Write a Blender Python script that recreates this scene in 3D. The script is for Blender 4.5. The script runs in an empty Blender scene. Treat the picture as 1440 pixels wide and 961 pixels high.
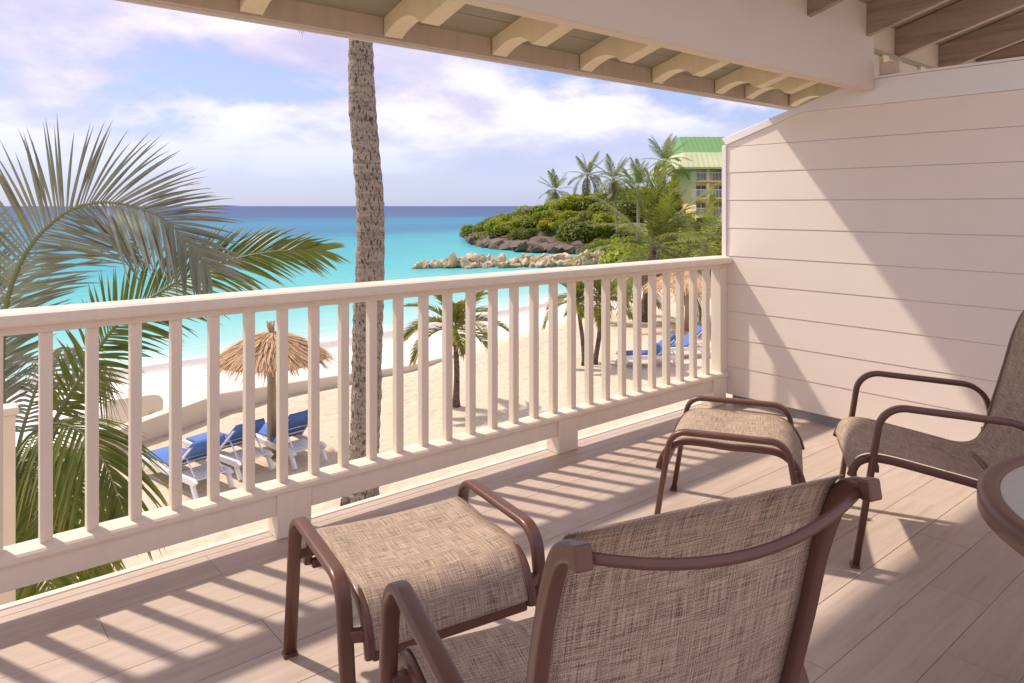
import bpy, math, random
from mathutils import Vector, Matrix, noise
R = math.radians
rnd = random.Random(7)

# ------------------------------------------------------------------ camera, sky, sun, exposure
scene = bpy.context.scene
COL = scene.collection
CAM_H = 1.4
F = 1020.0 / 1440.0                      # focal length / picture width
TH = math.atan(1210 / 1020.0)            # angle between the view and the railing line
S_, C_ = math.sin(TH), math.cos(TH)
cam_d = bpy.data.cameras.new('camera')
cam_d.sensor_width = 36.0
cam_d.lens = 36.0 * F
cam_d.shift_y = -190.5 / 1440.0
cam_d.clip_start = 0.05
cam_d.clip_end = 60000
cam = bpy.data.objects.new('camera', cam_d)
cam.location = (0, 0, CAM_H)
cam.rotation_euler = (R(90), 0, math.atan2(S_, C_) - R(90))
COL.objects.link(cam)
scene.camera = cam

SUN_V = Vector((-0.42, 1.0, 1.38)).normalized()      # towards the sun
SUN_EL = math.asin(SUN_V.z)
SUN_AZ = math.atan2(SUN_V.x, SUN_V.y)               # from +Y, clockwise
world = bpy.data.worlds.new('World')
scene.world = world
world.use_nodes = True
wn, wl = world.node_tree.nodes, world.node_tree.links
wn.clear()
def wnode(t, **kw):
    n = wn.new(t)
    for k, v in kw.items():
        setattr(n, k, v)
    return n
out = wnode('ShaderNodeOutputWorld')
bg = wnode('ShaderNodeBackground')
bg.inputs['Strength'].default_value = 0.15
sky = wnode('ShaderNodeTexSky', sky_type='NISHITA', sun_disc=False)
sky.sun_elevation = SUN_EL
sky.sun_rotation = SUN_AZ
sky.air_density = 1.0
sky.dust_density = 0.6
sky.ozone_density = 1.5
tc = wnode('ShaderNodeTexCoord')
sep = wnode('ShaderNodeSeparateXYZ')
wl.new(tc.outputs['Generated'], sep.inputs[0])
zz = wnode('ShaderNodeMath', operation='MAXIMUM'); wl.new(sep.outputs['Z'], zz.inputs[0]); zz.inputs[1].default_value = 0.0
za = wnode('ShaderNodeMath', operation='ADD'); wl.new(zz.outputs[0], za.inputs[0]); za.inputs[1].default_value = 0.30
dx = wnode('ShaderNodeMath', operation='DIVIDE'); wl.new(sep.outputs['X'], dx.inputs[0]); wl.new(za.outputs[0], dx.inputs[1])
dy = wnode('ShaderNodeMath', operation='DIVIDE'); wl.new(sep.outputs['Y'], dy.inputs[0]); wl.new(za.outputs[0], dy.inputs[1])
cmb = wnode('ShaderNodeCombineXYZ'); wl.new(dx.outputs[0], cmb.inputs[0]); wl.new(dy.outputs[0], cmb.inputs[1])
def wnoise(scale, detail, rough, off, dist=0.0):
    mp = wnode('ShaderNodeMapping'); mp.inputs['Location'].default_value = off
    wl.new(cmb.outputs[0], mp.inputs[0])
    n = wnode('ShaderNodeTexNoise'); n.inputs['Scale'].default_value = scale; n.inputs['Detail'].default_value = detail
    n.inputs['Roughness'].default_value = rough; n.inputs['Distortion'].default_value = dist
    wl.new(mp.outputs[0], n.inputs['Vector'])
    return n
def wramp(src, stops):
    r = wnode('ShaderNodeValToRGB')
    el = r.color_ramp.elements
    while len(el) < len(stops):
        el.new(0.5)
    for e, (p, c) in zip(el, stops):
        e.position = p; e.color = c if len(c) == 4 else (*c, 1)
    wl.new(src, r.inputs[0])
    return r
CLOUD_OFF = (3.1, 1.7, 0.0)
n1 = wnoise(1.25, 10.0, 0.54, CLOUD_OFF, 0.1)
cover = wramp(n1.outputs['Fac'], [(0.405, (0, 0, 0)), (0.46, (0.75, 0.75, 0.75)), (0.535, (1, 1, 1))])
# the same cloud field sampled a little higher in the sky: upper edges catch the light, undersides stay lilac
mpu = wnode('ShaderNodeVectorMath', operation='SCALE'); wl.new(cmb.outputs[0], mpu.inputs[0]); mpu.inputs['Scale'].default_value = 0.90
mp2 = wnode('ShaderNodeMapping'); mp2.inputs['Location'].default_value = CLOUD_OFF; wl.new(mpu.outputs[0], mp2.inputs[0])
n2 = wnode('ShaderNodeTexNoise')
for k_, v_ in (('Scale', 1.25), ('Detail', 10.0), ('Roughness', 0.54), ('Distortion', 0.1)): n2.inputs[k_].default_value = v_
wl.new(mp2.outputs[0], n2.inputs['Vector'])
df = wnode('ShaderNodeMath', operation='SUBTRACT'); wl.new(n1.outputs['Fac'], df.inputs[0]); wl.new(n2.outputs['Fac'], df.inputs[1])
df2 = wnode('ShaderNodeMath', operation='MULTIPLY_ADD'); wl.new(df.outputs[0], df2.inputs[0]); df2.inputs[1].default_value = 2.6; df2.inputs[2].default_value = 0.5
shade = wramp(df2.outputs[0], [(0.22, (2.15, 1.90, 2.66)), (0.48, (2.68, 2.40, 2.95)), (0.76, (3.75, 3.48, 3.72))])
# clouds thin out towards the horizon
hz = wnode('ShaderNodeMapRange'); wl.new(sep.outputs['Z'], hz.inputs[0])
hz.inputs[1].default_value = 0.02; hz.inputs[2].default_value = 0.14
cm = wnode('ShaderNodeMath', operation='MULTIPLY'); wl.new(cover.outputs[0], cm.inputs[0]); wl.new(hz.outputs[0], cm.inputs[1])
cm2 = wnode('ShaderNodeMath', operation='MULTIPLY'); wl.new(cm.outputs[0], cm2.inputs[0]); cm2.inputs[1].default_value = 0.92
tint = wnode('ShaderNodeMix', data_type='RGBA', blend_type='MIX'); tint.inputs[0].default_value = 0.85
wl.new(sky.outputs[0], tint.inputs[6]); tint.inputs[7].default_value = (1.2, 1.36, 2.3, 1)     # thin even veil of cloud
mixc = wnode('ShaderNodeMix', data_type='RGBA', blend_type='MIX')
wl.new(cm2.outputs[0], mixc.inputs[0]); wl.new(tint.outputs[2], mixc.inputs[6]); wl.new(shade.outputs[0], mixc.inputs[7])
wl.new(mixc.outputs[2], bg.inputs['Color'])
wl.new(bg.outputs[0], out.inputs[0])

sun_d = bpy.data.lights.new('sun', 'SUN')
sun_d.energy = 2.1
sun_d.angle = R(1.8)
sun_d.color = (1.0, 0.91, 0.80)
sun = bpy.data.objects.new('sun', sun_d)
sun.rotation_euler = SUN_V.to_track_quat('Z', 'Y').to_euler()
sun.location = (-10, 12, 14)
COL.objects.link(sun)

vs = scene.view_settings
vs.view_transform = 'Standard'
vs.look = 'None'
vs.gamma = 1.0
vs.exposure = 1.17
scene.cycles.max_bounces = 8
scene.cycles.diffuse_bounces = 4
scene.cycles.transparent_max_bounces = 12
scene.cycles.use_denoising = True

# ------------------------------------------------------------------ helpers
def at(px, py, d):
    """a point of the place that stands d metres in front of the camera, seen at (px, py) of the 1440x961 photograph"""
    l = (px - 720) / 1020.0; v = -(py - 290) / 1020.0
    return Vector(((S_ * l + C_) * d, (-C_ * l + S_) * d, CAM_H + v * d))
def on_z(px, py, z):
    d = (CAM_H - z) * 1020.0 / (py - 290)
    return at(px, py, d)

class MB:
    def __init__(self):
        self.v, self.f, self.uv = [], [], []
    def add(self, vs, fs, uvs=None):
        o = len(self.v)
        self.v += [tuple(p) for p in vs]
        for i, f in enumerate(fs):
            self.f.append([o + j for j in f])
            self.uv.append(uvs[i] if uvs else None)
        return self
    def box(self, x0, x1, y0, y1, z0, z1):
        return self.add([(x0,y0,z0),(x1,y0,z0),(x1,y1,z0),(x0,y1,z0),(x0,y0,z1),(x1,y0,z1),(x1,y1,z1),(x0,y1,z1)],
                 [(0,3,2,1),(4,5,6,7),(0,1,5,4),(1,2,6,5),(2,3,7,6),(3,0,4,7)])
    def prism(self, poly, a0, a1, axis):
        """polygon extruded along an axis; poly is in the two other axes in x,y,z order"""
        def P(p, a):
            if axis == 0: return (a, p[0], p[1])
            if axis == 1: return (p[0], a, p[1])
            return (p[0], p[1], a)
        n = len(poly)
        vs = [P(p, a0) for p in poly] + [P(p, a1) for p in poly]
        fs = [tuple(range(n))[::-1], tuple(range(n, 2*n))]
        fs += [(i, (i+1) % n, n + (i+1) % n, n + i) for i in range(n)]
        return self.add(vs, fs)
    def bar(self, a, b, w, h=None, up=(0,0,1)):
        a, b = Vector(a), Vector(b); h = h or w
        t = (b - a).normalized(); upv = Vector(up)
        if abs(t.dot(upv)) > 0.98: upv = Vector((1,0,0))
        s = t.cross(upv).normalized(); u = s.cross(t).normalized()
        c = [s*w/2+u*h/2, -s*w/2+u*h/2, -s*w/2-u*h/2, s*w/2-u*h/2]
        return self.add([a+k for k in c]+[b+k for k in c], [(0,1,2,3),(7,6,5,4),(0,4,5,1),(1,5,6,2),(2,6,7,3),(3,7,4,0)])
    def tube(self, pts, radii, n=8, jitter=None, cap=True):
        pts = [Vector(p) for p in pts]; m = len(pts)
        if not hasattr(radii, '__len__'): radii = [radii]*m
        vs = []
        ref = None
        for i, p in enumerate(pts):
            t = (pts[min(i+1,m-1)] - pts[max(i-1,0)]).normalized()
            if ref is None:
                ref = Vector((1,0,0)) if abs(t.x) < 0.8 else Vector((0,1,0))
            s = t.cross(ref).normalized(); u = s.cross(t).normalized(); ref = u
            for k in range(n):
                a = 2*math.pi*k/n
                r = radii[i] * (jitter(i, k) if jitter else 1)
                vs.append(p + (s*math.cos(a) + u*math.sin(a))*r)
        fs = [(i*n+k, i*n+(k+1)%n, (i+1)*n+(k+1)%n, (i+1)*n+k) for i in range(m-1) for k in range(n)]
        if cap:
            fs += [tuple(range(n))[::-1], tuple((m-1)*n+k for k in range(n))]
        return self.add(vs, fs)
    def sweep(self, path, v0, sec, cap=True):
        """planar path of (u, z) at lateral place v0; sec is a list of (across v, in-plane normal) offsets"""
        m, n = len(path), len(sec)
        vs = []
        for i, (u, z) in enumerate(path):
            a = path[max(i-1,0)]; b = path[min(i+1,m-1)]
            t = Vector((b[0]-a[0], b[1]-a[1])).normalized()
            nx, nz = -t.y, t.x
            for (sv, sn) in sec:
                vs.append((u + nx*sn, v0 + sv, z + nz*sn))
        fs = [(i*n+k, i*n+(k+1)%n, (i+1)*n+(k+1)%n, (i+1)*n+k) for i in range(m-1) for k in range(n)]
        if cap:
            fs += [tuple(range(n))[::-1], tuple((m-1)*n+k for k in range(n))]
        return self.add(vs, fs)
    def data(self, name, smooth=False):
        me = bpy.data.meshes.new(name)
        me.from_pydata(self.v, [], self.f)
        if any(u for u in self.uv):
            lay = me.uv_layers.new(name='UVMap')
            for p, u in zip(me.polygons, self.uv):
                if u:
                    for li, c in zip(p.loop_indices, u):
                        lay.data[li].uv = c
        if smooth:
            me.polygons.foreach_set('use_smooth', [True]*len(me.polygons))
        me.update()
        return me
    def build(self, name, mat, parent=None, smooth=False, bevel=0.0, seg=2, fix=True):
        me = self.data(name, smooth)
        if fix:
            import bmesh
            b = bmesh.new(); b.from_mesh(me); bmesh.ops.recalc_face_normals(b, faces=b.faces); b.to_mesh(me); b.free()
        me.materials.append(mat)
        o = bpy.data.objects.new(name, me)
        COL.objects.link(o)
        if parent: o.parent = parent
        if bevel:
            md = o.modifiers.new('bevel', 'BEVEL'); md.width = bevel; md.segments = seg; md.limit_method = 'ANGLE'; md.angle_limit = R(40)
            me.polygons.foreach_set('use_smooth', [True]*len(me.polygons))
            md.harden_normals = True
        return o

def inst(name, me, parent=None, loc=(0,0,0), rot=(0,0,0), scale=(1,1,1)):
    o = bpy.data.objects.new(name, me)
    o.location, o.rotation_euler, o.scale = loc, rot, scale
    COL.objects.link(o)
    if parent: o.parent = parent
    return o
def tag(o, label=None, cat=None, group=None, kind=None):
    if label: o['label'] = label
    if cat: o['category'] = cat
    if group: o['group'] = group
    if kind: o['kind'] = kind
    return o
def empty(name, loc=(0,0,0), rz=0.0):
    o = bpy.data.objects.new(name, None)
    o.empty_display_size = 0.1
    o.location = loc; o.rotation_euler = (0,0,rz)
    COL.objects.link(o)
    return o
def bevel_data(mb, name, width, seg=2):
    """mesh data with its bevel applied, for pieces that share data"""
    import bmesh
    me = mb.data(name)
    b = bmesh.new(); b.from_mesh(me)
    bmesh.ops.recalc_face_normals(b, faces=b.faces)
    bmesh.ops.bevel(b, geom=list(b.edges), offset=width, segments=seg, affect='EDGES', profile=0.5)
    b.to_mesh(me); b.free()
    return me
def fillet(pts, rad, n=7):
    """round the inner corners of a 2-D polyline"""
    out = [pts[0]]
    for i in range(1, len(pts)-1):
        p, a, b = Vector(pts[i]), Vector(pts[i-1]), Vector(pts[i+1])
        r = rad[i-1] if hasattr(rad, '__len__') else rad
        da, db = (a-p).normalized(), (b-p).normalized()
        half = math.acos(max(-1, min(1, da.dot(db))))/2
        k = r/math.tan(half)
        c = p + (da+db).normalized()*(r/math.sin(half))
        s, e = p+da*k, p+db*k
        a0 = math.atan2(*(s-c).yx); a1 = math.atan2(*(e-c).yx)
        d = (a1-a0+math.pi) % (2*math.pi) - math.pi
        for j in range(n+1):
            t = a0 + d*j/n
            out.append((c.x+r*math.cos(t), c.y+r*math.sin(t)))
    out.append(pts[-1])
    return out
def smooth_curve(pts, n=6):
    """Catmull-Rom through points"""
    P = [Vector(p) for p in pts]; out = []
    P = [P[0]*2-P[1]] + P + [P[-1]*2-P[-2]]
    for i in range(1, len(P)-2):
        for j in range(n):
            t = j/n
            out.append(0.5*((2*P[i]) + (P[i+1]-P[i-1])*t + (2*P[i-1]-5*P[i]+4*P[i+1]-P[i+2])*t*t + (3*P[i]-P[i-1]-3*P[i+1]+P[i+2])*t**3))
    out.append(P[-2])
    return out

# ------------------------------------------------------------------ materials
class NT:
    def __init__(self, name):
        self.m = bpy.data.materials.new(name); self.m.use_nodes = True
        self.n, self.l = self.m.node_tree.nodes, self.m.node_tree.links
        self.n.clear()
        self.out = self.n.new('ShaderNodeOutputMaterial')
        self.b = self.n.new('ShaderNodeBsdfPrincipled')
        self.l.new(self.b.outputs[0], self.out.inputs[0])
        self.tc = self.n.new('ShaderNodeTexCoord')
        self.geo = self.n.new('ShaderNodeNewGeometry')
    def set(self, **kw):
        for k, v in kw.items():
            self.b.inputs[k.replace('_', ' ')].default_value = v
    def coord(self, kind, scale=(1,1,1), rot=(0,0,0), loc=(0,0,0)):
        mp = self.n.new('ShaderNodeMapping')
        mp.inputs['Scale'].default_value = scale; mp.inputs['Rotation'].default_value = rot; mp.inputs['Location'].default_value = loc
        src = self.geo.outputs['Position'] if kind == 'World' else self.tc.outputs[kind]
        self.l.new(src, mp.inputs[0])
        return mp.outputs[0]
    def noise(self, vec, scale, detail=4, rough=0.55, dist=0.0):
        n = self.n.new('ShaderNodeTexNoise')
        n.inputs['Scale'].default_value = scale; n.inputs['Detail'].default_value = detail
        n.inputs['Roughness'].default_value = rough; n.inputs['Distortion'].default_value = dist
        if vec is not None: self.l.new(vec, n.inputs['Vector'])
        return n.outputs['Fac']
    def voro(self, vec, scale, feature='F1', rand=1.0):
        n = self.n.new('ShaderNodeTexVoronoi'); n.feature = feature
        n.inputs['Scale'].default_value = scale; n.inputs['Randomness'].default_value = rand
        self.l.new(vec, n.inputs['Vector'])
        return n.outputs['Distance']
    def ramp(self, fac, stops, interp='LINEAR'):
        r = self.n.new('ShaderNodeValToRGB'); r.color_ramp.interpolation = interp
        el = r.color_ramp.elements
        while len(el) < len(stops): el.new(0.5)
        for e, (p, c) in zip(el, stops):
            e.position = p
            e.color = (c, c, c, 1) if not hasattr(c, '__len__') else ((*c, 1) if len(c) == 3 else c)
        self.l.new(fac, r.inputs[0])
        return r.outputs[0]
    def mix(self, fac, a, b, mode='MIX'):
        m = self.n.new('ShaderNodeMix'); m.data_type = 'RGBA'; m.blend_type = mode
        for sock, v in ((m.inputs[0], fac), (m.inputs[6], a), (m.inputs[7], b)):
            if hasattr(v, 'links') or hasattr(v, 'is_linked'): self.l.new(v, sock)
            elif hasattr(v, '__len__'): sock.default_value = (*v, 1) if len(v) == 3 else v
            else: sock.default_value = v
        return m.outputs[2]
    def math(self, op, a, b=0.0):
        m = self.n.new('ShaderNodeMath'); m.operation = op
        for sock, v in ((m.inputs[0], a), (m.inputs[1], b)):
            if hasattr(v, 'is_linked'): self.l.new(v, sock)
            else: sock.default_value = v
        return m.outputs[0]
    def base(self, v): self.l.new(v, self.b.inputs['Base Color'])
    def rough(self, v): self.l.new(v, self.b.inputs['Roughness'])
    def bump(self, h, strength=0.3, dist=0.01, prev=None):
        b = self.n.new('ShaderNodeBump'); b.inputs['Strength'].default_value = strength; b.inputs['Distance'].default_value = dist
        self.l.new(h, b.inputs['Height'])
        if prev is not None: self.l.new(prev, b.inputs['Normal'])
        self.l.new(b.outputs[0], self.b.inputs['Normal'])
        return b.outputs[0]
    def rand(self):
        o = self.n.new('ShaderNodeObjectInfo'); return o.outputs['Random']
    def translucent(self, col, fac):
        t = self.n.new('ShaderNodeBsdfTranslucent')
        if hasattr(col, 'is_linked'): self.l.new(col, t.inputs[0])
        else: t.inputs[0].default_value = (*col, 1)
        ms = self.n.new('ShaderNodeMixShader'); ms.inputs[0].default_value = fac
        self.l.new(self.b.outputs[0], ms.inputs[1]); self.l.new(t.outputs[0], ms.inputs[2])
        self.l.new(ms.outputs[0], self.out.inputs[0])

def paint(name, col, rough=0.5, wear=0.06, grain=None, streak=0.0):
    t = NT(name)
    v = t.coord('Object')
    n = t.noise(v, 2.3, 6, 0.6)
    c = t.mix(n, tuple(k*(1-wear) for k in col), tuple(min(1, k*(1+wear)) for k in col))
    if streak:
        s = t.noise(t.coord('Object', (18, 18, 1.2)), 1.0, 5, 0.65)
        c = t.mix(t.ramp(s, [(0.45, 0.0), (0.75, streak)]), c, tuple(k*0.62 for k in col))
    t.base(c)
    t.set(Roughness=rough)
    h = t.noise(t.coord('Object', grain or (30, 30, 30)), 1.0, 5, 0.6)
    t.bump(h, 0.12, 0.004)
    return t.m
M = {}
M['white'] = paint('railing_paint', (0.79, 0.675, 0.53), 0.42, 0.07, (8, 90, 90), 0.16)
M['siding'] = paint('siding_paint', (0.82, 0.71, 0.60), 0.5, 0.04, (60, 6, 60))
M['trim'] = paint('trim_paint', (0.80, 0.75, 0.71), 0.45, 0.04)
M['beam'] = paint('beam_paint', (0.66, 0.55, 0.42), 0.5, 0.05, (5, 60, 60))
M['fascia'] = paint('fascia_paint', (0.56, 0.46, 0.36), 0.55, 0.10, (40, 40, 6), 0.35)
M['tail'] = paint('rafter_tail_paint', (0.78, 0.68, 0.46), 0.6, 0.10, (50, 6, 50), 0.25)
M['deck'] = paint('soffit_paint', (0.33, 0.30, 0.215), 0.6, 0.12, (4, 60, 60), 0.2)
M['conc'] = paint('concrete', (0.27, 0.26, 0.25), 0.85, 0.14, (20, 20, 20))
M['cream'] = paint('cream_render', (0.70, 0.60, 0.47), 0.8, 0.07, (20, 20, 20))
M['plastic'] = paint('white_resin', (0.80, 0.78, 0.76), 0.35, 0.04)
M['yellow'] = paint('yellow_render', (0.84, 0.69, 0.31), 0.75, 0.07)
M['dark'] = paint('dark_metal', (0.05, 0.045, 0.045), 0.5, 0.1)

def wood(name, col, along, rough=0.55):
    t = NT(name)
    sc = [26, 26, 26]; sc[along] = 1.6
    v = t.coord('Object', tuple(sc))
    n = t.noise(v, 1.0, 7, 0.62, 0.6)
    c = t.ramp(n, [(0.25, tuple(k*0.55 for k in col)), (0.5, col), (0.75, tuple(min(1, k*1.25) for k in col))])
    t.base(c); t.set(Roughness=rough); t.bump(n, 0.25, 0.004)
    return t.m
M['rafter'] = wood('weathered_rafter', (0.34, 0.25, 0.185), 1)

def floor_mat():
    t = NT('wood_look_tile')
    r = t.rand()
    off = t.n.new('ShaderNodeCombineXYZ')
    t.l.new(t.math('MULTIPLY', r, 37.0), off.inputs[0]); t.l.new(t.math('MULTIPLY', r, 91.0), off.inputs[1])
    va = t.n.new('ShaderNodeVectorMath'); va.operation = 'ADD'
    t.l.new(t.coord('World'), va.inputs[0]); t.l.new(off.outputs[0], va.inputs[1])
    def sc(s):
        mp = t.n.new('ShaderNodeMapping'); mp.inputs['Scale'].default_value = s
        t.l.new(va.outputs[0], mp.inputs[0]); return mp.outputs[0]
    g = t.noise(sc((2.2, 26, 1)), 1.0, 7, 0.6, 0.9)
    cl = t.noise(sc((1.1, 3.2, 1)), 1.6, 5, 0.6, 1.5)
    fine = t.noise(sc((10, 140, 1)), 1.0, 3, 0.6)
    c = t.ramp(g, [(0.30, (0.40, 0.30, 0.228)), (0.50, (0.49, 0.382, 0.305)), (0.72, (0.56, 0.45, 0.37))])
    c = t.mix(t.ramp(cl, [(0.35, 0.0), (0.7, 0.55)]), c, (0.55, 0.455, 0.385))
    c = t.mix(t.math('MULTIPLY', fine, 0.25), c, (0.38, 0.265, 0.19))
    c = t.mix(t.ramp(r, [(0.0, 0.0), (1.0, 0.30)]), c, (0.45, 0.325, 0.245))
    t.base(c)
    t.rough(t.ramp(g, [(0.3, 0.52), (0.7, 0.40)]))
    t.bump(g, 0.10, 0.003)
    return t.m
M['tile'] = floor_mat()
M['grout'] = paint('grout', (0.50, 0.42, 0.35), 0.9, 0.1)

def metal_mat():
    t = NT('bronze_powder_coat')
    v = t.coord('Object')
    n = t.noise(v, 260, 2, 0.5)
    big = t.noise(v, 7, 4, 0.6)
    t.base(t.mix(big, (0.118, 0.050, 0.033), (0.158, 0.070, 0.047)))
    t.set(Metallic=0.15, Roughness=0.40, Specular_IOR_Level=0.45, Coat_Weight=0.15, Coat_Roughness=0.2)
    t.bump(n, 0.12, 0.0008)
    return t.m
M['bronze'] = metal_mat()

def sling_mat(name, tone):
    t = NT(name)
    a = t.noise(t.coord('UV', (400, 13, 1)), 1.0, 1.0, 0.6)       # slub yarns along
    b = t.noise(t.coord('UV', (13, 400, 1), loc=(3, 5, 0)), 1.0, 1.0, 0.6)       # slub yarns across
    w1 = t.noise(t.coord('UV', (520, 520, 1)), 1.0, 0.5, 0.5)
    lo = tuple(k*0.24 for k in tone); mid = tone; hi = tuple(min(1, k*1.62) for k in tone)
    ab = t.math('ADD', t.math('MULTIPLY', a, 0.5), t.math('MULTIPLY', b, 0.5))
    s = t.math('ADD', t.math('MULTIPLY', ab, 0.66), t.math('MULTIPLY', w1, 0.34))
    t.base(t.ramp(s, [(0.38, lo), (0.49, mid), (0.60, hi)]))
    t.set(Roughness=0.7, Specular_IOR_Level=0.25)
    t.bump(s, 0.55, 0.0025)
    return t.m
M['sling'] = sling_mat('woven_sling', (0.365, 0.268, 0.195))

def glass_top():
    t = NT('frosted_glass_top')
    n = t.noise(t.coord('Object'), 60, 3, 0.6)
    t.base(t.mix(n, (0.36, 0.35, 0.29), (0.42, 0.40, 0.335)))
    t.set(Roughness=0.16, Specular_IOR_Level=0.7)
    t.bump(n, 0.05, 0.002)
    return t.m
M['glass'] = glass_top()

def bark(name, col):
    t = NT(name)
    v = t.coord('World')
    ring = t.noise(t.coord('World', (1.5, 1.5, 17)), 1.0, 4, 0.6, 0.5)
    fl = t.noise(t.coord('World', (30, 30, 13), loc=(3, 1, 2)), 1.0, 3, 0.6, 0.5)
    big = t.noise(v, 2.1, 4, 0.6)
    c = t.mix(big, tuple(k*0.80 for k in col), tuple(k*1.14 for k in col))
    c = t.mix(t.ramp(ring, [(0.42, 0.55), (0.54, 0.0)]), c, tuple(k*0.55 for k in col))
    c = t.mix(t.ramp(fl, [(0.57, 0.0), (0.63, 0.9)]), c, tuple(k*0.13 for k in col))
    t.base(c); t.set(Roughness=0.9, Specular_IOR_Level=0.2)
    h = t.math('SUBTRACT', ring, t.ramp(fl, [(0.54, 0.0), (0.63, 0.5)]))
    t.bump(h, 0.9, 0.03)
    return t.m
M['bark'] = bark('coconut_bark', (0.355, 0.29, 0.222))
M['bark_dark'] = bark('young_palm_bark', (0.20, 0.145, 0.115))

def leaf(name, lo, hi, tip, trans=0.3, rough=0.42):
    t = NT(name)
    sepn = t.n.new('ShaderNodeSeparateXYZ'); t.l.new(t.tc.outputs['UV'], sepn.inputs[0])
    n = t.noise(t.coord('World'), 3.0, 3, 0.6)
    c = t.mix(t.ramp(n, [(0.3, 0.0), (0.7, 1.0)]), lo, hi)
    c = t.mix(t.ramp(sepn.outputs['Y'], [(0.72, 0.0), (1.0, 0.75)]), c, tip)
    t.base(c); t.set(Roughness=rough, Specular_IOR_Level=0.35)
    t.translucent(c, trans)
    return t.m
M['frond'] = leaf('coconut_leaf', (0.10, 0.13, 0.022), (0.24, 0.28, 0.045), (0.45, 0.36, 0.09), 0.34)
M['frond_shade'] = leaf('shaded_coconut_leaf', (0.19, 0.20, 0.14), (0.30, 0.315, 0.22), (0.26, 0.25, 0.17), 0.22)  # greyed copy of the coconut leaf, shade put into the colour
M['frond_far'] = leaf('palm_leaf', (0.10, 0.135, 0.020), (0.27, 0.31, 0.040), (0.42, 0.35, 0.09), 0.34)
M['frond_dry'] = leaf('dry_palm_leaf', (0.24, 0.19, 0.11), (0.36, 0.28, 0.17), (0.40, 0.30, 0.17), 0.2, 0.7)
M['frond_xmas'] = leaf('stiff_palm_leaf', (0.17, 0.19, 0.026), (0.34, 0.34, 0.05), (0.50, 0.20, 0.09), 0.30)
M['rachis'] = paint('frond_stem', (0.21, 0.215, 0.085), 0.5, 0.15)
M['shaft'] = paint('yellow_crownshaft', (0.72, 0.58, 0.03), 0.4, 0.10)

def shrub_mat(name, lo, hi):
    t = NT(name)
    n = t.noise(t.coord('World'), 0.5, 3, 0.6)
    n2 = t.noise(t.coord('World'), 4.0, 2, 0.6)
    c = t.mix(t.ramp(n, [(0.35, 0.0), (0.65, 1.0)]), lo, hi)
    c = t.mix(t.math('MULTIPLY', n2, 0.5), c, tuple(k*0.55 for k in lo))
    t.base(c); t.set(Roughness=0.5, Specular_IOR_Level=0.3); t.translucent(c, 0.45)
    return t.m
M['shrub'] = shrub_mat('sea_grape_leaves', (0.22, 0.28, 0.014), (0.46, 0.50, 0.02))
M['shrub_y'] = shrub_mat('yellow_green_leaves', (0.36, 0.36, 0.012), (0.52, 0.46, 0.015))
M['shrub_d'] = shrub_mat('dark_leaves', (0.13, 0.165, 0.020), (0.26, 0.30, 0.03))
M['scrub'] = shrub_mat('scrub', (0.075, 0.085, 0.025), (0.16, 0.165, 0.045))

def rock_mat():
    t = NT('limestone_rock')
    v = t.coord('World')
    n = t.noise(v, 1.6, 7, 0.65)
    r = t.rand()
    c = t.ramp(n, [(0.30, (0.20, 0.15, 0.10)), (0.5, (0.54, 0.43, 0.29)), (0.72, (0.74, 0.62, 0.45))])
    c = t.mix(t.ramp(r, [(0.0, 0.0), (1.0, 0.55)]), c, (0.66, 0.48, 0.22))
    s = t.n.new('ShaderNodeSeparateXYZ'); t.l.new(t.geo.outputs['Position'], s.inputs[0])
    wet = t.n.new('ShaderNodeMapRange'); t.l.new(s.outputs['Z'], wet.inputs[0])
    wet.inputs[1].default_value = -4.15; wet.inputs[2].default_value = -3.85; wet.inputs[3].default_value = 1.0; wet.inputs[4].default_value = 0.0
    c = t.mix(t.math('MULTIPLY', wet.outputs[0], 0.7), c, (0.10, 0.085, 0.05))       # tide stain
    t.base(c); t.set(Roughness=0.9); t.bump(n, 0.8, 0.12)
    return t.m
M['rock'] = rock_mat()
M['rock_dark'] = paint('shore_rock', (0.14, 0.10, 0.07), 0.9, 0.45, (3, 3, 3))

SEA_Z = -4.2
SAND_Z = -3.25
def shore_y(x):
    x = min(x, 60)
    return 27.8 if x < 14 else 27.8 + (x-14)*0.21 + max(0, x-34)**2*0.012
def wall_y(x):
    pts = [(-40, 13.6), (2.4, 14.6), (5.4, 16.5), (10.7, 17.3), (17.4, 19.6), (26, 22.4), (60, 34)]
    for (a, ya), (b, yb) in zip(pts, pts[1:]):
        if x <= b: return ya + (yb-ya)*(x-a)/(b-a)
    return 34

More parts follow.
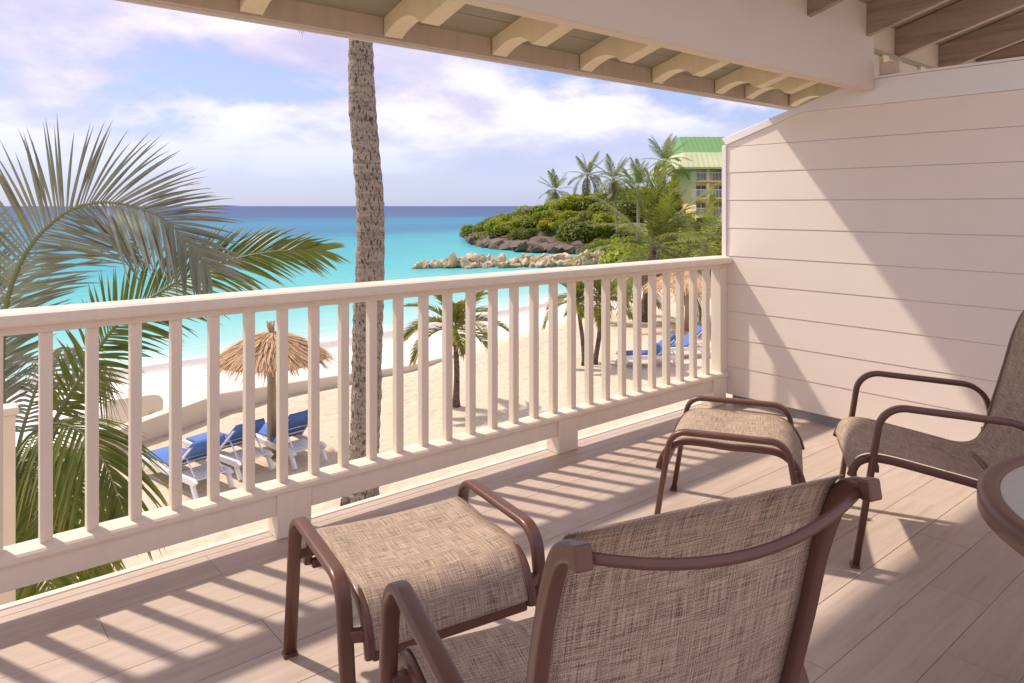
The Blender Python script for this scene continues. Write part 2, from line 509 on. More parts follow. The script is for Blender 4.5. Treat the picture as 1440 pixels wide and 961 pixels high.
def sand_mat():
    t = NT('coral_sand')
    v = t.coord('World')
    uvn = t.n.new('ShaderNodeSeparateXYZ'); t.l.new(t.tc.outputs['UV'], uvn.inputs[0])   # x: 0 terrace .. 1 beach, y: wetness
    n = t.noise(v, 0.7, 6, 0.6); f = t.noise(v, 9, 5, 0.7); g = t.noise(v, 60, 2, 0.6)
    tan = t.mix(n, (0.62, 0.50, 0.35), (0.70, 0.58, 0.43))
    tan = t.mix(t.ramp(f, [(0.35, 0.35), (0.6, 0.0)]), tan, (0.54, 0.43, 0.30))
    white = t.mix(n, (0.78, 0.72, 0.63), (0.84, 0.79, 0.71))
    sp = t.noise(t.coord('World', (5.5, 5.5, 1)), 1.0, 3, 0.6, 0.6)
    dens = t.noise(v, 0.45, 3, 0.6)
    spk = t.ramp(t.math('ADD', sp, t.math('MULTIPLY', dens, 0.25)), [(0.78, 0.0), (0.83, 0.8)])
    white = t.mix(spk, white, (0.22, 0.19, 0.16))
    sp2 = t.noise(t.coord('World', (9, 9, 1), loc=(4, 9, 0)), 1.0, 2, 0.6, 0.3)
    tan = t.mix(t.ramp(sp2, [(0.70, 0.0), (0.74, 0.55)]), tan, (0.26, 0.20, 0.14))
    c = t.mix(uvn.outputs['X'], tan, white)
    c = t.mix(uvn.outputs['Y'], c, (0.44, 0.385, 0.355))
    t.base(c); t.set(Roughness=0.92, Specular_IOR_Level=0.2)
    pit = t.ramp(t.voro(t.coord('World', (2.6, 2.6, 0.2)), 1.0), [(0.0, 0.0), (0.42, 1.0)])
    h = t.math('ADD', t.math('ADD', t.noise(v, 3.2, 5, 0.65), t.math('MULTIPLY', pit, 0.55)), t.math('MULTIPLY', g, 0.15))
    t.bump(h, 0.7, 0.10)
    return t.m
M['sand'] = sand_mat()

def sea_mat():
    t = NT('sea_water')
    uvn = t.n.new('ShaderNodeSeparateXYZ'); t.l.new(t.tc.outputs['UV'], uvn.inputs[0])   # x: metres offshore / 1000, log-like
    st = t.noise(t.coord('World', (0.010, 0.030, 1), rot=(0, 0, R(-12))), 1.0, 5, 0.6, 0.4)
    st2 = t.noise(t.coord('World', (0.05, 0.16, 1), rot=(0, 0, R(-12))), 1.0, 5, 0.6, 0.4)
    d = t.math('ADD', uvn.outputs['X'], t.math('MULTIPLY', t.math('SUBTRACT', st, 0.5), 0.20))
    d = t.math('ADD', d, t.math('MULTIPLY', t.math('SUBTRACT', st2, 0.5), 0.07))
    c = t.ramp(d, [(0.00, (0.50, 0.62, 0.54)), (0.07, (0.33, 0.55, 0.51)), (0.20, (0.17, 0.47, 0.45)), (0.36, (0.075, 0.385, 0.40)),
                   (0.50, (0.032, 0.28, 0.35)), (0.58, (0.018, 0.14, 0.255)), (0.68, (0.018, 0.18, 0.29)), (0.80, (0.018, 0.075, 0.19)), (1.0, (0.022, 0.055, 0.16))])
    # foam right at the edge
    fm = t.noise(t.coord('World', (0.35, 1.4, 1)), 1.0, 5, 0.65, 1.0)
    edge = t.ramp(uvn.outputs['Y'], [(0.0, 1.0), (1.0, 0.0)])
    c = t.mix(t.math('MULTIPLY', t.ramp(fm, [(0.5, 0.0), (0.6, 0.85)]), edge), c, (0.80, 0.82, 0.80))
    t.base(c)
    t.set(Roughness=0.35, Specular_IOR_Level=0.03)
    w = t.noise(t.coord('World', (0.9, 2.2, 1), rot=(0, 0, R(-12))), 1.0, 5, 0.6, 0.3)
    w2 = t.noise(t.coord('World', (0.12, 0.4, 1), rot=(0, 0, R(-12))), 1.0, 4, 0.6, 0.3)
    t.bump(t.math('ADD', t.math('MULTIPLY', w, 0.3), w2), 0.5, 0.25)
    return t.m
M['sea'] = sea_mat()

def thatch_mat():
    t = NT('thatch')
    n = t.noise(t.coord('UV', (90, 3, 1)), 1.0, 4, 0.7)
    r = t.noise(t.coord('World'), 4.0, 4, 0.6)
    c = t.ramp(n, [(0.30, (0.28, 0.165, 0.09)), (0.5, (0.60, 0.39, 0.22)), (0.72, (0.80, 0.58, 0.37))])
    c = t.mix(t.math('MULTIPLY', r, 0.4), c, (0.48, 0.30, 0.18))
    t.base(c); t.set(Roughness=0.9, Specular_IOR_Level=0.15)
    return t.m
M['thatch'] = thatch_mat()
M['pole'] = wood('umbrella_pole_wood', (0.42, 0.31, 0.18), 2)
def cloth(name, col):
    t = NT(name)
    n = t.noise(t.coord('Object'), 5, 4, 0.6)
    t.base(t.mix(n, tuple(k*0.75 for k in col), tuple(k*1.2 for k in col))); t.set(Roughness=0.8)
    t.bump(t.noise(t.coord('Object'), 9, 3, 0.5), 0.35, 0.02)
    return t.m
M['blue'] = cloth('blue_canvas', (0.075, 0.165, 0.43))
def metal_roof(name, col):
    t = NT(name)
    n = t.noise(t.coord('World'), 0.35, 5, 0.6)
    t.base(t.mix(n, tuple(k*0.8 for k in col), tuple(k*1.15 for k in col))); t.set(Roughness=0.5)
    return t.m
M['green_roof'] = metal_roof('green_metal_roof', (0.16, 0.33, 0.10))
M['pale_roof'] = metal_roof('faded_green_roof', (0.48, 0.50, 0.27))
M['window'] = NT('dark_window_glass').m
_w = M['window'].node_tree.nodes['Principled BSDF']
_w.inputs['Base Color'].default_value = (0.10, 0.08, 0.11, 1); _w.inputs['Roughness'].default_value = 0.12

# ------------------------------------------------------------------ the setting: sand, sea, headland
def smooth01(a, b, x):
    t = max(0.0, min(1.0, (x-a)/(b-a))); return t*t*(3-2*t)
def sand_height(x, y):
    wy, sy = wall_y(x), shore_y(x)
    if y < wy:
        z = SAND_Z + 0.05*noise.noise((x*0.25, y*0.25, 0)) + 0.025*noise.noise((x*1.1, y*1.1, 3))
        z += 0.22*smooth01(2.2, 0.2, wy-y)*(0.4+0.9*abs(noise.noise((x*0.35, 1.7, 0))))
        return z
    t = (y-wy)/(sy-wy)
    z = (SAND_Z-0.12)*(1-t) + (SEA_Z+0.0)*t if t <= 1 else SEA_Z - (y-sy)*0.10
    return max(z, SEA_Z-6) + 0.03*noise.noise((x*0.3, y*0.3, 5))
def make_sand():
    xs = [-70+i*2.5 for i in range(22)] + [-15+i*0.8 for i in range(1, 82)] + [50+i*3 for i in range(1, 60)]
    vs, fs, uv = [], [], []
    ny = 74
    for x in xs:
        wy, sy = wall_y(x), shore_y(x)
        ys = [-30, -18, -8] + [-2 + (wy-0.02+2)*k/30 for k in range(31)] + [wy+0.02+(sy-wy)*k/24 for k in range(26)] + [sy+(k+1)**1.7*0.5 for k in range(14)]
        for y in ys:
            vs.append((x, y, sand_height(x, y)))
            on = 1.0 if y > wy else 0.0
            wet = smooth01(-3.6, -1.4, y-sy-0.5*noise.noise((x*0.2, 3, 3)))
            uv.append((on, wet))
    ny = len(vs)//len(xs)
    for i in range(len(xs)-1):
        for j in range(ny-1):
            fs.append((i*ny+j, (i+1)*ny+j, (i+1)*ny+j+1, i*ny+j+1))
    mb = MB(); mb.add(vs, fs, [[uv[k] for k in f] for f in fs])
    o = mb.build('beach', M['sand'], None, True)
    tag(o, 'pale sand beach sloping from the terrace down to the water', 'beach', kind='structure')
make_sand()

def make_sea():
    # rows run offshore; the uv holds how far out the water lies, which sets its colour
    offs = [-1.5, 0, 0.5, 1, 1.6, 2.4, 3.5, 5, 7, 10, 14, 19, 25, 33, 43, 55, 72, 95, 125, 165, 220, 300, 420, 600, 900, 1500, 2600, 5000, 12000, 40000]
    xs = [-30000, -8000, -2500, -900, -400, -200, -120, -80] + [-60+i*4 for i in range(56)] + [180, 240, 340, 500, 900, 2500, 8000, 30000]
    vs, uv = [], []
    for x in xs:
        sy = shore_y(max(-60, min(x, 60)))
        for o in offs:
            vs.append((x, sy+o, SEA_Z))
            uv.append((min(1.0, math.log(1+max(0, o)/6.0)/math.log(1+900/6.0)), min(1, max(0, o)/3.0)))
    n = len(offs)
    fs = [(i*n+j, (i+1)*n+j, (i+1)*n+j+1, i*n+j+1) for i in range(len(xs)-1) for j in range(n-1)]
    mb = MB(); mb.add(vs, fs, [[uv[k] for k in f] for f in fs])
    o = mb.build('sea', M['sea'], None, True)
    tag(o, 'turquoise sea deepening to blue at the horizon', 'sea', kind='structure')
make_sea()

# headland: a heightfield that rises to the right behind the breakwater
def seg_dist(px, py, a, b):
    ax, ay = a; bx, by = b
    t = max(0, min(1, ((px-ax)*(bx-ax)+(py-ay)*(by-ay))/((bx-ax)**2+(by-ay)**2)))
    return math.hypot(px-ax-t*(bx-ax), py-ay-t*(by-ay)), t
SPINE = []
for _px, _py, _d, _s in [(664,331,121,0.6),(678,322,119,1.2),(700,309,116,1.5),(740,299,112,1.6),(780,290,108,1.8),(820,275,104,2.0),(860,266,100,2.0),(920,262,96,2.0),(1000,258,92,2.0),(1120,250,88,2.0)]:
    _p = at(_px, _py, _d); SPINE.append(((_p.x, _p.y), max(0.8, _p.z-_s-SEA_Z)))
LEDGE = [(652,332),(664,337),(668,343),(690,348),(718,352),(760,355),(800,357),(840,358)]
def ledge_d(px):
    P = [(a, 5.6*1020/(b-290)) for a, b in LEDGE]
    if px <= P[0][0]: return P[0][1] + (P[0][0]-px)*1.5
    for (a, da), (b, db) in zip(P, P[1:]):
        if px <= b: return da+(db-da)*(px-a)/(b-a)
    return P[-1][1] - 0.1*(px-840)
def off_ledge(x, y):
    d = C_*x+S_*y; px = 720+1020*(S_*x-C_*y)/d
    return d - ledge_d(px)
def head_h(x, y):
    best = -9
    for (a, ha), (b, hb) in zip(SPINE, SPINE[1:]):
        d, t = seg_dist(x, y, a, b)
        h = ha+(hb-ha)*t; w = 2.5 + 2.7*h
        dd = d/w + 0.10*noise.noise((x*0.07, y*0.07, 2))
        best = max(best, h*(1-dd**1.6 if dd < 1 else -(dd-1)*1.2) if dd > 0 else h)
    o = off_ledge(x, y)
    if o < 5: best -= (5-o)*0.7
    return SEA_Z + best + 0.35*noise.noise((x*0.2, y*0.2, 0))
def make_head():
    xs = [60+i*2.0 for i in range(76)]; ys = [10+i*2.0 for i in range(62)]
    vs = [(x, y, max(SEA_Z-2.5, head_h(x, y))) for x in xs for y in ys]
    n = len(ys)
    fs = [(i*n+j, (i+1)*n+j, (i+1)*n+j+1, i*n+j+1) for i in range(len(xs)-1) for j in range(n-1)]
    mb = MB(); mb.add(vs, fs)
    o = mb.build('headland', M['scrub'], None, True)
    tag(o, 'low green headland rising behind the rock breakwater', 'headland', kind='structure')
make_head()

# concrete path and kerb under the balcony
mb = MB().box(-14, 40, 3.4, 7.2, SAND_Z-0.3, SAND_Z+0.10)
tag(mb.build('path', M['conc'], None, bevel=0.02), 'grey concrete path on the ground below the balcony', 'path', kind='structure')

# ------------------------------------------------------------------ balcony floor, planks one by one
slab = MB().box(-2.6, 4.62, -1.6, 3.055, -0.30, -0.004).build('balcony_floor', M['grout'])
tag(slab, 'balcony floor of long pinkish brown wood-look tiles', 'floor', kind='structure')
lip = MB().box(-2.6, 4.62, 3.06, 3.095, -0.34, 0.004).build('edge_strip', M['white'], slab, bevel=0.004)
PW, PL = 0.195, 1.2
plank_cache = {}
row = 0
y = 1.06 - 14*PW
while y < 3.05:
    y1 = min(y+PW, 3.057)
    off = (2.505 if row % 3 == 0 else 2.505+0.41 if row % 3 == 1 else 2.505+0.83)
    x = off - 5*PL
    while x < 4.6:
        xa, xb = max(x, -2.6), min(x+PL, 4.61)
        if xb-xa > 0.02 and y1-y > 0.02:
            key = (round(xb-xa, 3), round(y1-y, 3))
            if key not in plank_cache:
                plank_cache[key] = bevel_data(MB().box(0.0009, key[0]-0.0009, 0.0009, key[1]-0.0009, -0.0035, 0.0), 'plank', 0.0008, 1)
                plank_cache[key].materials.append(M['tile'])
            inst('plank', plank_cache[key], slab, (xa, y, rnd.uniform(-0.0004, 0.0004)))
        x += PL
    y += PW; row += 1

# ------------------------------------------------------------------ railing
rail = empty('railing', (2.0, 3.0, 0))
tag(rail, 'white wooden balcony railing with square balusters facing the beach', 'railing')
def rl(mb): # to the railing's own space
    mb.v = [(a-2.0, b-3.0, c) for a, b, c in mb.v]; return mb
X0, X1 = -2.6, 4.497
cap = [(2.925,0.994),(2.918,0.999),(2.915,1.006),(2.916,1.022),(2.923,1.034),(2.938,1.041),(3.0,1.046),(3.066,1.041),(3.082,1.034),(3.089,1.022),(3.089,1.006),(3.082,0.994)]
rl(MB().prism(cap, X0, X1, 0)).build('top_rail', M['white'], rail)
rl(MB().box(X0, X1-0.002, 2.966, 3.044, 0.962, 0.9945)).build('under_rail', M['white'], rail, bevel=0.004)
low = [(2.948,0.190),(2.944,0.198),(2.944,0.214),(2.952,0.222),(3.0,0.228),(3.05,0.222),(3.06,0.214),(3.06,0.198),(3.055,0.190)]
rl(MB().prism(low, X0, X1-0.001, 0)).build('bottom_rail', M['white'], rail)
rl(MB().box(X0, X1-0.002, 2.966, 3.038, 0.098, 0.192)).build('apron_board', M['white'], rail, bevel=0.004)
bal = bevel_data(MB().box(-0.0195, 0.0195, -0.021, 0.021, 0.220, 0.966), 'baluster', 0.004, 2)
bal.materials.append(M['white'])
def bal_x(i):
    k = 3.005/3.1
    return k*(0.402 + (0.1476*i if i <= 12 else 0.1476*12 + 0.1512*(i-12)))
for i in range(-19, 28):
    xb = bal_x(i)
    if xb > 4.42: continue
    inst('baluster', bal, rail, (xb-2.0, 0.005, 0), (0, 0, R(rnd.uniform(-0.7, 0.7))))
ft = bevel_data(MB().box(-0.075, 0.075, 2.952-3.0, 3.06-3.0, 0, 0.1895), 'foot', 0.004, 2); ft.materials.append(M['white'])
for fx in (-1.55, -0.13, 1.282, 2.912, 4.40):
    inst('foot', ft, rail, (fx-2.0, 0, 0.0005))
rl(MB().box(4.425, 4.496, 2.962, 3.046, 0.2165, 0.9635)).build('end_post', M['white'], rail, bevel=0.005)

# ------------------------------------------------------------------ partition wall with lapped boards
WX = 4.5
pw = empty('partition_wall', (WX, 1.0, 0))
tag(pw, 'tall partition wall of cream painted siding boards at the balcony end', 'wall')
def wl_(mb):
    mb.v = [(a-WX, b-1.0, c) for a, b, c in mb.v]; return mb
joints = [0.065, 0.261, 0.458, 0.655, 0.851, 1.044, 1.243, 1.44, 1.635, 1.822]
YB = -1.6
wl_(MB().prism([(YB, 0.072), (2.955, 0.072), (2.955, 1.80), (2.40, 2.0), (YB, 2.0)], WX+0.020, WX+0.115, 0)).build('core', M['siding'], pw)
for k, z0 in enumerate(joints):
    if k < 9:
        z1 = joints[k+1]
        prof = [(WX+0.0005, z0+0.004), (WX+0.0015, z0), (WX+0.018, z0), (WX+0.018, z1-0.003), (WX+0.0045, z1-0.0018), (WX+0.0030, z1-0.005)]
        mb = MB()
        n = len(prof)
        vs = [(a, YB, b) for a, b in prof] + [(a, 2.963, b) for a, b in prof]
        mb.add(vs, [tuple(range(n)), tuple(range(n, 2*n))[::-1]] + [(i, n+i, n+(i+1) % n, (i+1) % n) for i in range(n)])
        wl_(mb).build('siding_board', M['siding'], pw)
    else:
        wl_(MB().prism([(YB, z0), (2.963, z0), (2.963, 1.833), (2.40, 2.012), (YB, 2.012)], WX+0.002, WX+0.018, 0)).build('siding_board', M['siding'], pw)
tr = MB()
tr.prism([(2.9655, 1.8335), (3.0, 1.882), (2.11, 2.144), (1.96, 2.163), (1.80, 2.168), (YB, 2.158), (YB, 2.0135), (2.401, 2.0135)], WX-0.010, WX+0.128, 0)
wl_(tr).build('top_trim', M['trim'], pw, bevel=0.003)
wl_(MB().prism([(2.10, 2.1465), (1.96, 2.1645), (1.80, 2.1695), (YB, 2.1595), (YB, 2.172), (1.80, 2.184), (1.95, 2.179), (2.09, 2.160)], WX-0.022, WX+0.14, 0)).build('cap_board', M['trim'], pw, bevel=0.003)
wl_(MB().box(WX-0.010, WX+0.128, 2.9645, 2.999, 0.066, 1.8325)).build('edge_trim', M['trim'], pw, bevel=0.003)
wl_(MB().box(WX+0.02, WX+0.11, YB, 2.93, 0.0, 0.0715)).build('base_block', M['conc'], pw)

# ------------------------------------------------------------------ roof: beam, rafters, scalloped tails, fascia, soffit
roof = empty('porch_roof', (2.0, 2.0, 2.1))
tag(roof, 'painted timber porch roof with scalloped rafter tails above the balcony', 'roof')
def rf(mb):
    mb.v = [(a-2.0, b-2.0, c-2.1) for a, b, c in mb.v]; return mb
rf(MB().box(-2.8, 4.488, 1.935, 2.012, 2.094, 2.62)).build('beam', M['beam'], roof, bevel=0.006)
rf(MB().box(4.49, 9.0, 2.035, 2.10, 2.19, 2.62)).build('header', M['beam'], roof, bevel=0.004)
rf(MB().box(4.515, 4.555, 1.80, 1.915, 2.186, 2.265)).build('wall_block', M['beam'], roof, bevel=0.01)
SL = 0.284
def tail(x, w=0.045):
    top = lambda yy: 2.185 + SL*(2.66-yy)
    bot = [(2.014, 2.11+SL*(2.375-2.014)), (2.375, 2.11)]
    arc = []
    for k in range(1, 9):
        t = k/8
        arc.append((2.375 + 0.278*t, 2.11 - 0.002*t + 0.050*math.sin(math.pi*t**0.85)**0.9))
    poly = [(2.014, top(2.014)-0.001)] + bot + arc + [(2.653, top(2.653)-0.001)]
    return rf(MB().prism(poly, x, x+w, 0)).build('rafter_tail', M['tail'], roof)
for x in [-2.0, -1.42, -0.83, -0.24, 0.35, 0.942, 1.54, 2.116, 2.70, 3.285, 3.90, 4.24, 4.80, 5.40, 6.0, 6.6]:
    tail(x, 0.085)
rf(MB().box(-2.8, 9.0, 2.66, 2.69, 2.098, 2.205)).build('fascia', M['fascia'], roof, bevel=0.004)
rf(MB().box(-2.8, 9.0, 2.693, 2.702, 2.085, 2.21)).build('drip_edge', M['trim'], roof)
def plane_board(y0, y1, z_at, th, x0, x1, gap=0.004):
    return MB().prism([(y0, z_at(y0)), (y1-gap, z_at(y1-gap)), (y1-gap, z_at(y1-gap)+th), (y0, z_at(y0)+th)], x0, x1, 0)
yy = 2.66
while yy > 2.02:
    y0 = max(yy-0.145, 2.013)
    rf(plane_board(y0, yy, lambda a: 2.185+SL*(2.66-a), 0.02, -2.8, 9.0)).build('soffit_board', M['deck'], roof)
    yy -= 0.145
for x in [-2.08, -1.36, -0.64, 0.08, 0.80, 1.52, 2.24, 2.96, 3.68, 4.38]:
    z = lambda a: 2.41 + SL*(1.934-a)
    rf(MB().prism([(1.934, z(1.934)), (1.934, z(1.934)+0.185), (1.0, z(1.0)+0.185), (1.0, z(1.0))], x, x+0.045, 0)).build('rafter', M['rafter'], roof)
for x in [5.02, 5.77, 6.54, 7.3, 8.0]:
    z = lambda a: 2.375 + SL*(2.034-a)
    rf(MB().prism([(2.034, z(2.034)), (2.034, z(2.034)+0.185), (1.0, z(1.0)+0.185), (1.0, z(1.0))], x, x+0.045, 0)).build('rafter', M['rafter'], roof)
rf(plane_board(1.931, 2.033, lambda a: 2.598+SL*(1.934-a), 0.02, 4.492, 9.0, 0.0)).build('roof_board', M['rafter'], roof)
yy = 1.93
while yy > 1.1:
    rf(plane_board(yy-0.195, yy, lambda a: 2.598+SL*(1.934-a), 0.02, -2.8, 9.0, 0.0)).build('roof_board', M['rafter'], roof)
    yy -= 0.19

# ------------------------------------------------------------------ patio furniture
def rsec(w, h, c, k=2):
    """rounded flat tube section, w across, h in the plane of the bend"""
    pts = []
    for sx, sy, a0 in ((1,1,0), (-1,1,90), (-1,-1,180), (1,-1,270)):
        for j in range(k+1):
            a = R(a0 + 90*j/k)
            pts.append((sx*(w/2-c)+c*math.cos(a), sy*(h/2-c)+c*math.sin(a)))
    return pts
TUBE = rsec(0.040, 0.023, 0.009, 3)
RAIL = rsec(0.024, 0.030, 0.008, 3)
def sling_strip(prof, half, sag, th=0.0022, nv=12):
    """fabric stretched between the side rails along a (u, z) profile"""
    P = [Vector(p) for p in prof]; m = len(P)
    top, bot, L = [], [], [0.0]
    for i in range(1, m): L.append(L[-1]+(P[i]-P[i-1]).length)
    nrm = []
    for i in range(m):
        t = (P[min(i+1,m-1)]-P[max(i-1,0)]).normalized(); nrm.append(Vector((-t.y, t.x)))
    vs, uv = [], []
    for side in (1, -1):
        for i in range(m):
            for j in range(nv+1):
                s = -1 + 2*j/nv
                d = sag(L[i]/L[-1])*(1-s*s)
                q = P[i] + nrm[i]*(-d + side*th/2)
                vs.append((q.x, s*half, q.y)); uv.append((s*half, L[i]))
    N = nv+1; K = m*N
    fs = []
    for i in range(m-1):
        for j in range(nv):
            a = i*N+j
            fs.append((a, a+1, a+N+1, a+N)); fs.append((K+a, K+a+N, K+a+N+1, K+a+1))
    for i in range(m-1):
        fs.append((i*N, i*N+N, K+i*N+N, K+i*N)); a = i*N+nv; fs.append((a, K+a, K+a+N, a+N))
    for j in range(nv):
        fs.append((j, K+j, K+j+1, j+1)); a = (m-1)*N+j; fs.append((a, a+1, K+a+1, K+a))
    mb = MB(); mb.add(vs, fs, [[uv[k] for k in f] for f in fs])
    return mb

def make_ottoman(loc, rz, label):
    t = tag(empty('ottoman', (*loc, 0), rz), label, 'ottoman', 'sling ottomans in front of the chairs')
    W, L, Z = 0.286, 0.223, 0.465
    path = fillet([(L+0.077, 0.004), (L+0.004, Z), (-L-0.004, Z), (-L-0.077, 0.004)], 0.075)
    for s in (-1, 1):
        fr = MB().sweep(path, s*W, TUBE).build('side_frame', M['bronze'], t, True)
        for e in (-1, 1):
            MB().box(e*(L+0.078)-0.016, e*(L+0.078)+0.016, s*W-0.021, s*W+0.021, 0.0, 0.012).build('glide', M['bronze'], fr)
    rp = [Vector(p) for p in [(0.285,0.300),(0.268,0.350),(0.235,0.398),(0.185,0.424),(0.10,0.428),(0.0,0.424),(-0.10,0.428),(-0.185,0.424),(-0.235,0.398),(-0.268,0.350),(-0.285,0.300)]]
    prof = [tuple(p) for p in smooth_curve(rp, 5)]
    prof = prof[::-1]
    for s in (-1, 1):
        MB().sweep([(a, b-0.015) for a, b in prof], s*0.236, RAIL).build('sling_rail', M['bronze'], t, True)
        for e in (-1, 1):   # bracket to the frame
            MB().bar((e*0.262, s*0.236, 0.335), (e*0.245, s*0.280, 0.335), 0.022, 0.03).build('bracket', M['bronze'], t, bevel=0.003)
    for e in (-1, 1):
        MB().bar((e*0.270, -0.226, 0.284), (e*0.270, 0.226, 0.284), 0.022, 0.030).build('crossbar', M['bronze'], t, bevel=0.006)
    sling_strip(prof, 0.243, lambda q: 0.014*math.sin(math.pi*q)).build('sling', M['sling'], t, True, fix=False)
    return t

def make_chair(loc, rz, label):
    t = tag(empty('patio_chair', (*loc, 0), rz), label, 'chair', 'sling patio armchairs')
    W, Z = 0.305, 0.633
    path = fillet([(0.092, 0.004), (0.0, Z), (-0.50, Z-0.03), (-0.64, 0.004)], [0.095, 0.11], 9)
    for s in (-1, 1):
        fr = MB().sweep(path, s*W, TUBE).build('arm_frame', M['bronze'], t, True)
        for u in (0.094, -0.642):
            MB().box(u-0.016, u+0.016, s*W-0.021, s*W+0.021, 0.0, 0.012).build('glide', M['bronze'], fr)
    rp = [(-0.694,0.976),(-0.667,0.970),(-0.643,0.950),(-0.622,0.905),(-0.598,0.835),(-0.572,0.728),(-0.538,0.600),(-0.512,0.500),(-0.490,0.425),(-0.450,0.372),(-0.385,0.356),
          (-0.28,0.376),(-0.15,0.402),(-0.03,0.424),(0.04,0.426),(0.085,0.402),(0.108,0.350)]
    curve = [tuple(p) for p in smooth_curve([Vector(p) for p in rp], 5)]
    for s in (-1, 1):
        rr = MB().sweep([(a-0.004, b-0.015) for a, b in curve], s*0.258, rsec(0.024, 0.030, 0.008, 3)).build('sling_rail', M['bronze'], t, True)
        MB().bar((-0.690, s*0.258, 0.9600), (-0.713, s*0.258, 0.9640), 0.0265, 0.0325).build('end_cap', M['bronze'], rr, bevel=0.004)
        for u, z in ((0.02, 0.385), (-0.50, 0.41)):
            MB().bar((u, s*0.258, z), (u, s*0.300, z), 0.024, 0.03).build('bracket', M['bronze'], t, bevel=0.003)
    # bowed bar across the top of the back
    pts = []
    for k in range(13):
        v = -0.247 + 0.494*k/12; b = 1-(v/0.247)**2
        pts.append(Vector((-0.688-0.034*b, v, 0.954-0.032*b)))
    MB().tube(pts, 0.008, 10).build('back_bar', M['bronze'], t, True)
    MB().bar((0.090, -0.247, 0.335), (0.090, 0.247, 0.335), 0.022, 0.030).build('crossbar', M['bronze'], t, bevel=0.006)
    MB().bar((-0.42, -0.247, 0.338), (-0.42, 0.247, 0.338), 0.024, 0.030).build('crossbar', M['bronze'], t, bevel=0.006)
    fab = curve[7:]
    sling_strip([(a, b+0.006) for a, b in fab], 0.252, lambda q: 0.020*math.sin(math.pi*q)**0.7).build('sling', M['sling'], t, True, fix=False)
    return t

make_chair((1.084, 1.246), R(74.6), 'bronze framed sling armchair seen from behind, closest to the camera')
make_chair((3.144, 1.376), R(121.7), 'bronze framed sling armchair facing us in front of the cream partition wall')
make_ottoman((1.162, 1.833), R(80.75), 'bronze framed sling ottoman between the closer chair and the railing')
make_ottoman((2.813, 1.822), R(118.9), 'bronze framed sling ottoman in front of the chair by the partition wall')

def make_table():
    t = tag(empty('patio_table', (2.4, 0.137, 0)), 'round bronze patio table with frosted glass top, cut by the photo edge', 'table')
    Rr, Z = 0.58, 0.65
    prof = [(Rr-0.055, Z-0.012), (Rr-0.05, Z), (Rr-0.02, Z+0.004), (Rr-0.006, Z), (Rr, Z-0.010), (Rr, Z-0.048), (Rr-0.006, Z-0.054), (Rr-0.02, Z-0.054), (Rr-0.03, Z-0.02)]
    n = 96; m = len(prof)
    vs = [(a*math.cos(2*math.pi*k/n), a*math.sin(2*math.pi*k/n), b) for k in range(n) for a, b in prof]
    fs = [(k*m+j, k*m+(j+1) % m, ((k+1) % n)*m+(j+1) % m, ((k+1) % n)*m+j) for k in range(n) for j in range(m)]
    MB().add(vs, fs).build('rim', M['bronze'], t, True)
    g = MB()
    ring = [((Rr-0.053)*math.cos(2*math.pi*k/n), (Rr-0.053)*math.sin(2*math.pi*k/n)) for k in range(n)]
    g.prism(ring, Z-0.012, Z-0.005, 2)
    g.build('glass_top', M['glass'], t)
    for k in range(4):
        a = R(45+90*k)
        MB().tube([((Rr-0.09)*math.cos(a), (Rr-0.09)*math.sin(a), Z-0.022), ((Rr-0.16)*math.cos(a), (Rr-0.16)*math.sin(a), 0.33), ((Rr-0.10)*math.cos(a), (Rr-0.10)*math.sin(a), 0.002)], 0.016, 10).build('leg', M['bronze'], t, True)
    ringp = [(0.40*math.cos(2*math.pi*k/40), 0.40*math.sin(2*math.pi*k/40), 0.33) for k in range(41)]
    MB().tube(ringp, 0.011, 8, cap=False).build('brace_ring', M['bronze'], t, True)
make_table()

